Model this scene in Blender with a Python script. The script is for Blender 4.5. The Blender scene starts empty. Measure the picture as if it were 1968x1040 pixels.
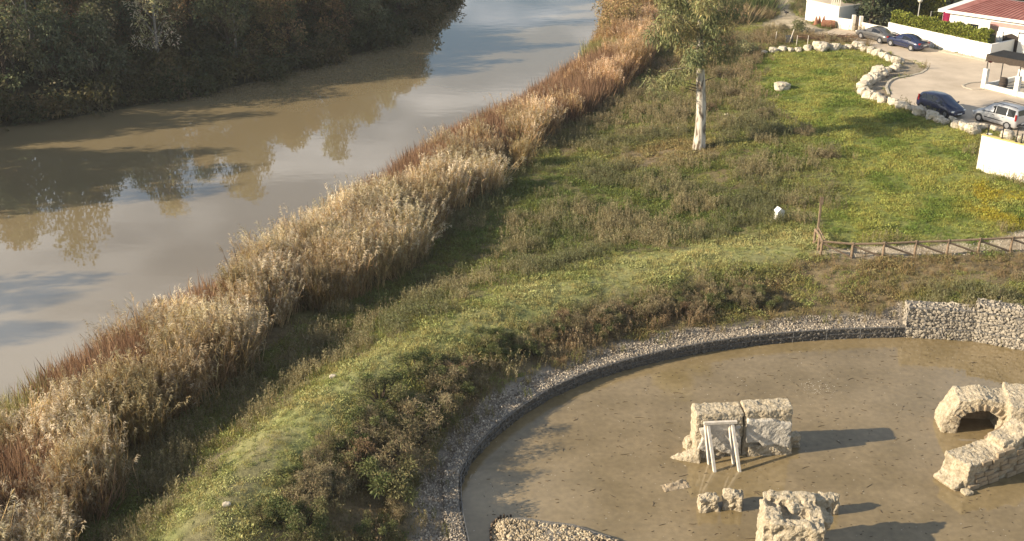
import bpy, bmesh, math, random
import numpy as np
from mathutils import Vector, Matrix, noise as mnoise

random.seed(7)
rng = np.random.default_rng(11)
R = math.radians
scene = bpy.context.scene

# ------------------------------------------------------------------ camera
CAM_Z, PITCH, FPX, CX, CY = 29.5, R(23.7), 2280.0, 984.0, 520.0
cam_data = bpy.data.cameras.new('camera')
cam_data.sensor_width = 36.0
cam_data.lens = FPX / 1968.0 * 36.0
cam_data.clip_start, cam_data.clip_end = 0.5, 6000.0
cam = bpy.data.objects.new('camera', cam_data)
scene.collection.objects.link(cam)
cam.location = (0, 0, CAM_Z)
cam.rotation_euler = (R(90) - PITCH, 0, 0)
scene.camera = cam

# ------------------------------------------------------------------ sky and sun
SUN_EL, SHADOW_DIR = R(23.0), R(13.0)          # shadows run to +x, 13 degrees away from the camera
world = bpy.data.worlds.new('World'); scene.world = world
world.use_nodes = True
wn, wl = world.node_tree.nodes, world.node_tree.links
wn.clear()
sky = wn.new('ShaderNodeTexSky'); sky.sky_type = 'NISHITA'; sky.sun_disc = False
sky.sun_elevation = SUN_EL
sky.sun_rotation = R(270) - SHADOW_DIR      # sun stands at -x, a little behind the camera
sky.air_density, sky.dust_density, sky.ozone_density = 1.1, 0.7, 1.5
wtc = wn.new('ShaderNodeTexCoord'); wsep = wn.new('ShaderNodeSeparateXYZ')
wl.new(wtc.outputs['Generated'], wsep.inputs[0])
wmax = wn.new('ShaderNodeMath'); wmax.operation = 'MAXIMUM'; wmax.inputs[1].default_value = 0.04
wl.new(wsep.outputs['Z'], wmax.inputs[0])
wdx = wn.new('ShaderNodeMath'); wdx.operation = 'DIVIDE'; wdy = wn.new('ShaderNodeMath'); wdy.operation = 'DIVIDE'
wl.new(wsep.outputs['X'], wdx.inputs[0]); wl.new(wmax.outputs[0], wdx.inputs[1])
wl.new(wsep.outputs['Y'], wdy.inputs[0]); wl.new(wmax.outputs[0], wdy.inputs[1])
wcomb = wn.new('ShaderNodeCombineXYZ'); wl.new(wdx.outputs[0], wcomb.inputs[0]); wl.new(wdy.outputs[0], wcomb.inputs[1])
wnoise = wn.new('ShaderNodeTexNoise'); wnoise.inputs['Scale'].default_value = 1.3
wnoise.inputs['Detail'].default_value = 4.0; wnoise.inputs['Roughness'].default_value = 0.5
wl.new(wcomb.outputs[0], wnoise.inputs['Vector'])
wramp = wn.new('ShaderNodeValToRGB')
wramp.color_ramp.elements[0].position, wramp.color_ramp.elements[1].position = 0.47, 0.62
wramp.color_ramp.elements[1].color = (0.75, 0.75, 0.75, 1)
wl.new(wnoise.outputs['Fac'], wramp.inputs[0])
wmix = wn.new('ShaderNodeMixRGB'); wmix.inputs[2].default_value = (8.2, 8.5, 8.9, 1)
wl.new(wramp.outputs[0], wmix.inputs[0]); wl.new(sky.outputs[0], wmix.inputs[1])
wbg = wn.new('ShaderNodeBackground'); wbg.inputs['Strength'].default_value = 0.07
wout = wn.new('ShaderNodeOutputWorld')
wl.new(wmix.outputs[0], wbg.inputs['Color']); wl.new(wbg.outputs[0], wout.inputs['Surface'])

sun_data = bpy.data.lights.new('sun', 'SUN')
sun_data.energy, sun_data.angle, sun_data.color = 5.0, R(0.5), (1.0, 0.86, 0.66)
sun = bpy.data.objects.new('sun', sun_data); scene.collection.objects.link(sun)
_d = Vector((math.cos(SHADOW_DIR) * math.cos(SUN_EL), math.sin(SHADOW_DIR) * math.cos(SUN_EL), -math.sin(SUN_EL)))
sun.rotation_euler = _d.to_track_quat('-Z', 'Y').to_euler()
sun.location = (-60, -20, 60)

vs = scene.view_settings
vs.view_transform, vs.look, vs.exposure, vs.gamma = 'Standard', 'None', 1.0, 1.0
vs.use_curve_mapping = False
scene.cycles.max_bounces = 6
scene.cycles.diffuse_bounces = 3
scene.cycles.glossy_bounces = 3
scene.cycles.transmission_bounces = 3
scene.cycles.volume_bounces = 0
scene.cycles.use_denoising = True
scene.cycles.caustics_reflective = False
scene.cycles.caustics_refractive = False

HAZE = 0.00019
# ------------------------------------------------------------------ photo pixel -> place on the ground
_cp, _sp = math.cos(PITCH), math.sin(PITCH)
def P(px, py, z=0.0):
    dx, du = px - CX, CY - py
    d = (dx, FPX * _cp + du * _sp, -FPX * _sp + du * _cp)
    t = (z - CAM_Z) / d[2]
    return (d[0] * t, d[1] * t)

# ------------------------------------------------------------------ mesh helpers
COL = scene.collection
def link(o): COL.objects.link(o); return o
def tag(o, label=None, cat=None, group=None, kind=None):
    if label: o['label'] = label
    if cat: o['category'] = cat
    if group: o['group'] = group
    if kind: o['kind'] = kind
    return o
def empty(name, loc, rz=0.0, label=None, cat=None, group=None):
    o = bpy.data.objects.new(name, None); o.empty_display_size = 0.3
    o.location = loc; o.rotation_euler = (0, 0, rz); link(o)
    return tag(o, label, cat, group)
def mesh_obj(name, me, mat=None, parent=None, loc=(0, 0, 0), rot=(0, 0, 0), scale=(1, 1, 1)):
    if mat is not None and not me.materials: me.materials.append(mat)
    o = bpy.data.objects.new(name, me); o.location = loc; o.rotation_euler = rot; o.scale = scale
    if parent: o.parent = parent
    return link(o)
def copy_tree(o, parent=None):
    c = o.copy(); COL.objects.link(c); c.parent = parent
    for ch in list(o.children): copy_tree(ch, c)
    return c

class G:
    """collects boxes, bars and tubes for one mesh"""
    def __init__(s): s.V, s.F = [], []
    def add(s, V, F):
        n = len(s.V); s.V += [tuple(v) for v in V]; s.F += [tuple(i + n for i in f) for f in F]; return s
    def box(s, c, d, M=None):
        cx, cy, cz = c; x, y, z = d[0] / 2, d[1] / 2, d[2] / 2
        V = [Vector((a * x, b * y, e * z)) for a in (-1, 1) for b in (-1, 1) for e in (-1, 1)]
        if M is not None: V = [M @ v for v in V]
        V = [(v[0] + cx, v[1] + cy, v[2] + cz) for v in V]
        return s.add(V, [(0, 1, 3, 2), (4, 6, 7, 5), (0, 4, 5, 1), (2, 3, 7, 6), (0, 2, 6, 4), (1, 5, 7, 3)])
    def tube(s, pts, rad, n=8, caps=True):
        pts = [Vector(p) for p in pts]
        if not hasattr(rad, '__len__'): rad = [rad] * len(pts)
        V, F = [], []
        for i, p in enumerate(pts):
            t = (pts[min(i + 1, len(pts) - 1)] - pts[max(i - 1, 0)]).normalized()
            a = t.orthogonal().normalized() if abs(t.z) < 0.95 else Vector((1, 0, 0))
            a = (a - t * a.dot(t)).normalized()
            b = t.cross(a)
            for k in range(n):
                an = 2 * math.pi * k / n
                V.append(p + (a * math.cos(an) + b * math.sin(an)) * rad[i])
        for i in range(len(pts) - 1):
            for k in range(n):
                k2 = (k + 1) % n
                F.append((i * n + k, i * n + k2, (i + 1) * n + k2, (i + 1) * n + k))
        if caps:
            F.append(tuple(range(n - 1, -1, -1))); m = (len(pts) - 1) * n
            F.append(tuple(range(m, m + n)))
        return s.add(V, F)
    def bar(s, a, b, w, h):
        a, b = Vector(a), Vector(b); d = b - a; L = d.length
        q = d.to_track_quat('X', 'Z').to_matrix()
        return s.box((a + b) / 2, (L, w, h), q)
    def prism(s, poly, z0, z1):
        n = len(poly)
        V = [(p[0], p[1], z0) for p in poly] + [(p[0], p[1], z1) for p in poly]
        F = [tuple(range(n - 1, -1, -1)), tuple(range(n, 2 * n))]
        F += [(i, (i + 1) % n, n + (i + 1) % n, n + i) for i in range(n)]
        return s.add(V, F)
    def mesh(s, name='m', smooth=False):
        me = bpy.data.meshes.new(name); me.from_pydata(s.V, [], s.F); me.update()
        if smooth: me.polygons.foreach_set('use_smooth', [True] * len(me.polygons))
        return me
    def obj(s, name, mat, parent=None, loc=(0, 0, 0), rot=(0, 0, 0), smooth=False, bevel=0.0):
        me = s.mesh(name, smooth)
        if bevel:
            bm = bmesh.new(); bm.from_mesh(me)
            bmesh.ops.recalc_face_normals(bm, faces=bm.faces)
            bmesh.ops.bevel(bm, geom=list(bm.edges), offset=bevel, segments=1, affect='EDGES', clamp_overlap=True)
            bm.to_mesh(me); bm.free()
        return mesh_obj(name, me, mat, parent, loc, rot)

def quads_mesh(name, V, cols=None, mat=None):
    """V (4n,3): n loose quads; cols (n,3) leaf colours"""
    V = np.asarray(V, dtype=np.float32); n = len(V) // 4
    me = bpy.data.meshes.new(name)
    me.vertices.add(4 * n); me.vertices.foreach_set('co', V.ravel())
    me.loops.add(4 * n); me.loops.foreach_set('vertex_index', np.arange(4 * n, dtype=np.int32))
    me.polygons.add(n); me.polygons.foreach_set('loop_start', np.arange(0, 4 * n, 4, dtype=np.int32))
    me.update(calc_edges=True)
    if cols is not None:
        at = me.color_attributes.new('Col', 'FLOAT_COLOR', 'POINT')
        c4 = np.ones((4 * n, 4), dtype=np.float32); c4[:, :3] = np.repeat(np.asarray(cols, dtype=np.float32), 4, axis=0)
        at.data.foreach_set('color', c4.ravel())
    if mat: me.materials.append(mat)
    return me

def diamonds(base, dirn, length, width, droop=0.0, rg=rng):
    """leaf shapes: base, side, tip, side"""
    base = np.asarray(base, float); n = len(base)
    d = np.asarray(dirn, float); d = d / np.linalg.norm(d, axis=1)[:, None]
    rnd = rg.normal(size=(n, 3)); sd = np.cross(d, rnd); sd /= (np.linalg.norm(sd, axis=1)[:, None] + 1e-9)
    L = np.broadcast_to(np.asarray(length, float), (n,))[:, None]; W = np.broadcast_to(np.asarray(width, float), (n,))[:, None]
    mid = base + d * L * 0.45
    tip = base + d * L; tip[:, 2] -= (droop * L)[:, 0]
    V = np.empty((n, 4, 3)); V[:, 0] = base; V[:, 1] = mid + sd * W * 0.5; V[:, 2] = tip; V[:, 3] = mid - sd * W * 0.5
    return V.reshape(-1, 3)

# ------------------------------------------------------------------ materials
def new_mat(name):
    m = bpy.data.materials.new(name); m.use_nodes = True
    return m, m.node_tree.nodes, m.node_tree.links, m.node_tree.nodes['Principled BSDF']
def mat(name, col, rough=0.8, var=0.15, scale=3.0, bump=0.0, bscale=None, col2=None, spec=0.3, metal=0.0, detail=5.0, coat=0.0):
    m, n, l, b = new_mat(name)
    b.inputs['Roughness'].default_value = rough; b.inputs['Specular IOR Level'].default_value = spec
    b.inputs['Metallic'].default_value = metal; b.inputs['Coat Weight'].default_value = coat
    b.inputs['Coat Roughness'].default_value = 0.08
    tc = n.new('ShaderNodeTexCoord')
    nz = n.new('ShaderNodeTexNoise'); nz.inputs['Scale'].default_value = scale; nz.inputs['Detail'].default_value = detail
    nz.inputs['Roughness'].default_value = 0.62
    l.new(tc.outputs['Object'], nz.inputs['Vector'])
    rp = n.new('ShaderNodeValToRGB')
    rp.color_ramp.elements[0].position, rp.color_ramp.elements[1].position = 0.32, 0.68
    c2 = col2 or tuple(min(1.0, c * (1 + var)) for c in col)
    c1 = col if col2 else tuple(c * (1 - var) for c in col)
    rp.color_ramp.elements[0].color = (*c1, 1); rp.color_ramp.elements[1].color = (*c2, 1)
    l.new(nz.outputs['Fac'], rp.inputs[0]); l.new(rp.outputs[0], b.inputs['Base Color'])
    if bump:
        nb = n.new('ShaderNodeTexNoise'); nb.inputs['Scale'].default_value = bscale or scale * 4; nb.inputs['Detail'].default_value = 6
        nb.inputs['Roughness'].default_value = 0.65
        l.new(tc.outputs['Object'], nb.inputs['Vector'])
        bp = n.new('ShaderNodeBump'); bp.inputs['Strength'].default_value = 1.0; bp.inputs['Distance'].default_value = bump
        l.new(nb.outputs['Fac'], bp.inputs['Height']); l.new(bp.outputs[0], b.inputs['Normal'])
    return m
def leaf_mat(name, col, trans=0.3, inst=False, rough=0.65, objvar=0.0):
    """leaf colour = own colour x leaf's vertex colour (x tint of the clump)"""
    m, n, l, b = new_mat(name)
    b.inputs['Roughness'].default_value = rough; b.inputs['Specular IOR Level'].default_value = 0.2
    a = n.new('ShaderNodeAttribute'); a.attribute_name = 'Col'
    mx = n.new('ShaderNodeMixRGB'); mx.blend_type = 'MULTIPLY'; mx.inputs[0].default_value = 1.0
    mx.inputs[2].default_value = (*col, 1); l.new(a.outputs['Color'], mx.inputs[1])
    out = mx.outputs[0]
    if inst:
        a2 = n.new('ShaderNodeAttribute'); a2.attribute_type = 'INSTANCER'; a2.attribute_name = 'tint'
        m2 = n.new('ShaderNodeMixRGB'); m2.blend_type = 'MULTIPLY'; m2.inputs[0].default_value = 1.0
        l.new(out, m2.inputs[1]); l.new(a2.outputs['Color'], m2.inputs[2]); out = m2.outputs[0]
    if objvar:
        oi = n.new('ShaderNodeObjectInfo')
        hs = n.new('ShaderNodeHueSaturation')
        mr = n.new('ShaderNodeMapRange'); mr.inputs[3].default_value = 0.5 - objvar * 0.03; mr.inputs[4].default_value = 0.5 + objvar * 0.03
        l.new(oi.outputs['Random'], mr.inputs[0]); l.new(mr.outputs[0], hs.inputs['Hue'])
        mv = n.new('ShaderNodeMapRange'); mv.inputs[3].default_value = 1 - objvar * 0.5; mv.inputs[4].default_value = 1 + objvar * 0.5
        m5 = n.new('ShaderNodeMath'); m5.operation = 'MULTIPLY'; m5.inputs[1].default_value = 7.31
        m6 = n.new('ShaderNodeMath'); m6.operation = 'FRACT'
        l.new(oi.outputs['Random'], m5.inputs[0]); l.new(m5.outputs[0], m6.inputs[0]); l.new(m6.outputs[0], mv.inputs[0])
        l.new(mv.outputs[0], hs.inputs['Value']); l.new(out, hs.inputs['Color']); out = hs.outputs[0]
    l.new(out, b.inputs['Base Color'])
    if trans:
        t = n.new('ShaderNodeBsdfTranslucent'); l.new(out, t.inputs['Color'])
        ms = n.new('ShaderNodeMixShader'); ms.inputs[0].default_value = trans
        l.new(b.outputs[0], ms.inputs[1]); l.new(t.outputs[0], ms.inputs[2])
        l.new(ms.outputs[0], n['Material Output'].inputs['Surface'])
    return m

M = {}
M['white_wall'] = mat('white_wall', (0.80, 0.77, 0.70), 0.85, 0.05, 1.2, 0.004, 30)
M['cream_wall'] = mat('cream_wall', (0.78, 0.72, 0.60), 0.85, 0.06, 1.0, 0.004, 30)
M['coping'] = mat('coping', (0.55, 0.43, 0.16), 0.85, 0.25, 4, 0.004, 40)
M['roof_red'] = mat('roof_red', (0.22, 0.075, 0.06), 0.85, 0.25, 0.8, 0.004, 20, col2=(0.32, 0.14, 0.115))
M['asphalt'] = mat('asphalt', (0.41, 0.335, 0.25), 0.9, 0.2, 0.3, 0.004, 40, col2=(0.58, 0.48, 0.365), detail=9)
M['kerb'] = mat('kerb', (0.42, 0.37, 0.29), 0.9, 0.2, 3, 0.005, 30)
M['limestone'] = mat('limestone', (0.26, 0.195, 0.115), 0.92, 0.2, 3.4, 0.09, 8, col2=(0.56, 0.46, 0.31), detail=9)
M['boulder'] = mat('boulder', (0.36, 0.30, 0.215), 0.92, 0.2, 2.6, 0.08, 6, col2=(0.66, 0.59, 0.47), detail=8)
M['plaster'] = mat('plaster', (0.33, 0.295, 0.25), 0.9, 0.2, 2.2, 0.03, 10, col2=(0.50, 0.455, 0.385), detail=8)
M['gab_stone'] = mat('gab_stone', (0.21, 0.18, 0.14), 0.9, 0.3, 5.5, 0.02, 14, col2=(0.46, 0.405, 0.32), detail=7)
M['gab_dark'] = mat('gab_dark', (0.055, 0.05, 0.043), 0.9, 0.3, 5.5, 0.02, 14, col2=(0.20, 0.18, 0.15), detail=7)  # grey low-wall stones, with the shade of their face put into the colour
M['gab_core'] = mat('gab_core', (0.13, 0.115, 0.095), 0.95, 0.3, 6, 0.03, 12, col2=(0.24, 0.215, 0.18))
M['wire'] = mat('wire', (0.20, 0.20, 0.20), 0.6, 0.2, 8, metal=0.3)
M['timber'] = mat('timber', (0.155, 0.105, 0.065), 0.85, 0.3, 5, 0.006, 30, col2=(0.28, 0.205, 0.135))
M['timber_pale'] = mat('timber_pale', (0.50, 0.44, 0.36), 0.8, 0.2, 5, 0.004, 30, col2=(0.68, 0.62, 0.53))
M['dark_wood'] = mat('dark_wood', (0.06, 0.045, 0.035), 0.85, 0.35, 6, 0.01, 30)
M['black_iron'] = mat('black_iron', (0.02, 0.02, 0.022), 0.5, 0.2, 8)
M['rust'] = mat('rust', (0.20, 0.075, 0.04), 0.85, 0.4, 5, 0.004, 30, col2=(0.30, 0.15, 0.09))
M['bark'] = mat('bark', (0.085, 0.06, 0.042), 0.95, 0.35, 4, 0.03, 12)
M['pale_bark'] = mat('pale_bark', (0.26, 0.235, 0.20), 0.9, 0.3, 5, 0.01, 20)
M['tyre'] = mat('tyre', (0.015, 0.015, 0.016), 0.85, 0.1, 9)
M['rim'] = mat('rim', (0.50, 0.50, 0.51), 0.35, 0.05, 5, metal=0.8)
M['glass'] = mat('glass', (0.012, 0.014, 0.017), 0.06, 0.1, 1, spec=0.6)
M['navy'] = mat('navy', (0.012, 0.018, 0.055), 0.3, 0.08, 1.5, spec=0.5, coat=0.7)
M['grey_paint'] = mat('grey_paint', (0.085, 0.08, 0.075), 0.32, 0.08, 1.5, spec=0.5, coat=0.7)
M['silver'] = mat('silver', (0.46, 0.46, 0.46), 0.35, 0.05, 1.5, metal=0.35, coat=0.5)
M['trim'] = mat('trim', (0.03, 0.03, 0.032), 0.7, 0.1, 5)
M['lamp_glass'] = mat('lamp_glass', (0.75, 0.74, 0.70), 0.15, 0.03, 3, spec=0.6)
M['tail_red'] = mat('tail_red', (0.25, 0.012, 0.012), 0.2, 0.05, 3, spec=0.5)
M['plate'] = mat('plate', (0.72, 0.72, 0.70), 0.5, 0.05, 3)
M['globe'] = mat('globe', (0.62, 0.56, 0.45), 0.35, 0.05, 3)
M['post_grey'] = mat('post_grey', (0.40, 0.38, 0.33), 0.6, 0.1, 3)
M['net'] = mat('net', (0.018, 0.017, 0.016), 0.95, 0.3, 9)
M['reed_screen'] = mat('reed_screen', (0.055, 0.042, 0.032), 0.95, 0.35, 9)
M['pink_cloth'] = mat('pink_cloth', (0.55, 0.035, 0.12), 0.9, 0.15, 3)
M['sign_red'] = mat('sign_red', (0.22, 0.03, 0.04), 0.5, 0.1, 4)
M['sign_pale'] = mat('sign_pale', (0.62, 0.50, 0.50), 0.5, 0.05, 4)
M['pink_panel'] = mat('pink_panel', (0.50, 0.27, 0.24), 0.8, 0.1, 2)
M['grey_board'] = mat('grey_board', (0.12, 0.12, 0.12), 0.8, 0.2, 4)
M['black_feather'] = mat('black_feather', (0.02, 0.02, 0.022), 0.7, 0.2, 9)
M['brick_pale'] = mat('brick_pale', (0.22, 0.165, 0.105), 0.9, 0.2, 5, 0.02, 16, col2=(0.40, 0.32, 0.215), detail=8)
M['twig'] = mat('twig', (0.07, 0.05, 0.035), 0.9, 0.3, 6)
M['dark_box'] = mat('dark_box', (0.04, 0.03, 0.025), 0.9, 0.2, 4)

def stained(name, c1, c2, stain, lo, hi, bump):
    m, n, l, b = new_mat(name); b.inputs['Roughness'].default_value = 0.93; b.inputs['Specular IOR Level'].default_value = 0.2
    tc = n.new('ShaderNodeTexCoord')
    def nzn(sc, det, rgh=0.65):
        q = n.new('ShaderNodeTexNoise'); q.inputs['Scale'].default_value = sc; q.inputs['Detail'].default_value = det; q.inputs['Roughness'].default_value = rgh; l.new(tc.outputs['Object'], q.inputs['Vector']); return q
    def ramp(src, a, b_, ca, cb):
        q = n.new('ShaderNodeValToRGB'); q.color_ramp.elements[0].position, q.color_ramp.elements[1].position = a, b_
        q.color_ramp.elements[0].color = (*ca, 1); q.color_ramp.elements[1].color = (*cb, 1); l.new(src.outputs['Fac'], q.inputs[0]); return q
    base = ramp(nzn(6.0, 9, 0.7), 0.34, 0.64, c1, c2); st = ramp(nzn(1.1, 7, 0.7), lo, hi, (0, 0, 0), (1, 1, 1))
    mx = n.new('ShaderNodeMixRGB'); mx.inputs[2].default_value = (*stain, 1); l.new(st.outputs[0], mx.inputs[0]); l.new(base.outputs[0], mx.inputs[1])
    vo = n.new('ShaderNodeTexVoronoi'); vo.inputs['Scale'].default_value = 5.5; l.new(tc.outputs['Object'], vo.inputs['Vector'])
    pr = n.new('ShaderNodeValToRGB'); pr.color_ramp.elements[0].position, pr.color_ramp.elements[1].position = 0.03, 0.17; pr.color_ramp.elements[0].color = (0.35, 0.3, 0.25, 1)
    l.new(vo.outputs['Distance'], pr.inputs[0]); m2 = n.new('ShaderNodeMixRGB'); m2.blend_type = 'MULTIPLY'; m2.inputs[0].default_value = 0.55
    l.new(mx.outputs[0], m2.inputs[1]); l.new(pr.outputs[0], m2.inputs[2]); l.new(m2.outputs[0], b.inputs['Base Color'])
    nb = nzn(9.0, 9, 0.75); bp = n.new('ShaderNodeBump'); bp.inputs['Distance'].default_value = bump; l.new(nb.outputs['Fac'], bp.inputs['Height']); l.new(bp.outputs[0], b.inputs['Normal'])
    return m
M['limestone'] = stained('limestone_masonry', (0.31, 0.25, 0.16), (0.60, 0.515, 0.38), (0.21, 0.172, 0.12), 0.53, 0.72, 0.11)
M['plaster'] = stained('old_plaster', (0.43, 0.39, 0.325), (0.60, 0.55, 0.465), (0.31, 0.27, 0.215), 0.54, 0.72, 0.05)
# eucalyptus bark: white with dark peeling strips
def make_euc():
    m, n, l, b = new_mat('eucalyptus_bark'); b.inputs['Roughness'].default_value = 0.8
    tc = n.new('ShaderNodeTexCoord'); mp = n.new('ShaderNodeMapping'); mp.inputs['Scale'].default_value = (2.2, 2.2, 0.55)
    l.new(tc.outputs['Object'], mp.inputs[0])
    nz = n.new('ShaderNodeTexNoise'); nz.inputs['Scale'].default_value = 1.6; nz.inputs['Detail'].default_value = 5
    l.new(mp.outputs[0], nz.inputs['Vector'])
    rp = n.new('ShaderNodeValToRGB')
    rp.color_ramp.elements[0].position, rp.color_ramp.elements[1].position = 0.41, 0.54
    rp.color_ramp.elements[0].color = (0.13, 0.095, 0.065, 1); rp.color_ramp.elements[1].color = (0.56, 0.50, 0.41, 1)
    l.new(nz.outputs['Fac'], rp.inputs[0]); l.new(rp.outputs[0], b.inputs['Base Color'])
    bp = n.new('ShaderNodeBump'); bp.inputs['Distance'].default_value = 0.04; l.new(nz.outputs['Fac'], bp.inputs['Height']); l.new(bp.outputs[0], b.inputs['Normal'])
    return m
M['euc'] = make_euc()

def water_mat(name, c1, c2, scale, wave, wscale, rough, ior=1.33, grain=1.0, gamt=0.0):
    m, n, l, b = new_mat(name)
    b.inputs['Roughness'].default_value = rough; b.inputs['IOR'].default_value = ior; b.inputs['Specular IOR Level'].default_value = 0.5
    tc = n.new('ShaderNodeTexCoord')
    nz = n.new('ShaderNodeTexNoise'); nz.inputs['Scale'].default_value = scale; nz.inputs['Detail'].default_value = 6
    l.new(tc.outputs['Object'], nz.inputs['Vector'])
    rp = n.new('ShaderNodeValToRGB'); rp.color_ramp.elements[0].position, rp.color_ramp.elements[1].position = 0.35, 0.65
    rp.color_ramp.elements[0].color = (*c1, 1); rp.color_ramp.elements[1].color = (*c2, 1)
    l.new(nz.outputs['Fac'], rp.inputs[0])
    gz = n.new('ShaderNodeTexNoise'); gz.inputs['Scale'].default_value = grain; gz.inputs['Detail'].default_value = 4; l.new(tc.outputs['Object'], gz.inputs['Vector'])
    gr = n.new('ShaderNodeMapRange'); gr.inputs[1].default_value = 0.3; gr.inputs[2].default_value = 0.7; gr.inputs[3].default_value = 1 - gamt; gr.inputs[4].default_value = 1 + gamt; l.new(gz.outputs['Fac'], gr.inputs[0])
    gm_ = n.new('ShaderNodeMixRGB'); gm_.blend_type = 'MULTIPLY'; gm_.inputs[0].default_value = 1; l.new(rp.outputs[0], gm_.inputs[1]); l.new(gr.outputs[0], gm_.inputs[2]); l.new(gm_.outputs[0], b.inputs['Base Color'])
    mp = n.new('ShaderNodeMapping'); mp.inputs['Scale'].default_value = (0.5, 1.0, 1.0); l.new(tc.outputs['Object'], mp.inputs[0])
    nb = n.new('ShaderNodeTexNoise'); nb.inputs['Scale'].default_value = wscale; nb.inputs['Detail'].default_value = 3
    l.new(mp.outputs[0], nb.inputs['Vector'])
    bp = n.new('ShaderNodeBump'); bp.inputs['Strength'].default_value = 1.0; bp.inputs['Distance'].default_value = wave
    l.new(nb.outputs['Fac'], bp.inputs['Height']); l.new(bp.outputs[0], b.inputs['Normal'])
    return m
M['river'] = water_mat('river_water', (0.205, 0.158, 0.086), (0.228, 0.178, 0.10), 0.06, 0.003, 0.9, 0.02, 2.4)
M['pond'] = water_mat('pond_water', (0.185, 0.138, 0.068), (0.245, 0.185, 0.10), 0.35, 0.003, 1.6, 0.04, 1.55, 3.2, 0.14)

# ------------------------------------------------------------------ terrain
RIVER_Z, POND_Z, ROAD_Z = -2.5, -1.5, 0.8
WALL_TOP = -0.86
def W(pts, z): return np.array([P(x, y, z) for x, y in pts])

NEAR_BANK = np.vstack([np.array([(-75, -140), (-60, -60), (-44, 8), (-33, 34)]),
    W([(0, 850), (200, 712), (400, 605), (620, 455), (720, 385), (850, 298), (1000, 225), (1110, 150), (1150, 85), (1172, 30), (1190, -40)], RIVER_Z),
    np.array([(16, 250), (-10, 330), (-90, 420)])])
FAR_BANK = np.vstack([np.array([(-125, -140), (-100, -60), (-82, 10), (-66, 55), (-57, 85)]),
    W([(0, 247), (200, 217), (400, 180), (600, 128), (720, 96), (800, 66), (850, 22), (872, -35)], RIVER_Z),
    np.array([(-30, 240), (-70, 320), (-140, 380)])])
RIVER = np.vstack([NEAR_BANK, FAR_BANK[::-1]])
POND_EDGE_PX = [(960, 1250), (925, 1150), (898, 1060), (886, 1000), (884, 935), (905, 892), (945, 847), (1000, 802), (1060, 765), (1130, 734), (1200, 712), (1280, 692),
    (1360, 677), (1450, 664), (1540, 656), (1625, 651), (1738, 648), (1870, 656), (1968, 674), (2080, 700), (2250, 760)]
POND_EDGE = W(POND_EDGE_PX, POND_Z)
POND = np.vstack([POND_EDGE, np.array([(34, 40), (34, 22), (4, 22)])])
REED_LAND_PX = [(120, 1060), (185, 985), (275, 880), (335, 812), (425, 748), (500, 682), (600, 612), (655, 585), (730, 548), (805, 500), (855, 440),
    (925, 390), (990, 335), (1050, 280), (1110, 225), (1160, 198), (1200, 178), (1232, 150), (1250, 112), (1268, 65), (1285, 20)]

def seg_dist(pts, line, closed=False):
    a = line if closed else line[:-1]; b = np.roll(line, -1, 0) if closed else line[1:]
    best = np.full(len(pts), 1e9)
    for p, q in zip(a, b):
        d = q - p; t = np.clip(((pts - p) @ d) / (d @ d + 1e-12), 0, 1)
        best = np.minimum(best, np.hypot(*(pts - p - t[:, None] * d).T))
    return best
def inside(pts, poly):
    x, y = pts[:, 0], pts[:, 1]; r = np.zeros(len(pts), bool)
    for (x1, y1), (x2, y2) in zip(poly, np.roll(poly, -1, 0)):
        c = ((y1 > y) != (y2 > y)); 
        if y1 != y2: r ^= c & (x < (x2 - x1) * (y - y1) / (y2 - y1) + x1)
    return r
def sstep(x, a, b): t = np.clip((x - a) / (b - a), 0, 1); return t * t * (3 - 2 * t)

_perm = np.random.default_rng(3).permutation(256); _val = np.random.default_rng(4).random(256)
def vnoise(x, y, s):
    x = np.asarray(x) / s; y = np.asarray(y) / s; xi = np.floor(x).astype(int); yi = np.floor(y).astype(int); fx = x - xi; fy = y - yi
    fx = fx * fx * (3 - 2 * fx); fy = fy * fy * (3 - 2 * fy)
    h = lambda a, b: _val[_perm[(_perm[a & 255] + b) & 255]]
    return (h(xi, yi) * (1 - fx) + h(xi + 1, yi) * fx) * (1 - fy) + (h(xi, yi + 1) * (1 - fx) + h(xi + 1, yi + 1) * fx) * fy
def fbm(x, y, s): return vnoise(x, y, s) * 0.55 + vnoise(np.asarray(x) + 37, np.asarray(y) + 11, s * 0.45) * 0.3 + vnoise(np.asarray(x) + 5, np.asarray(y) + 71, s * 0.2) * 0.15

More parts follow.
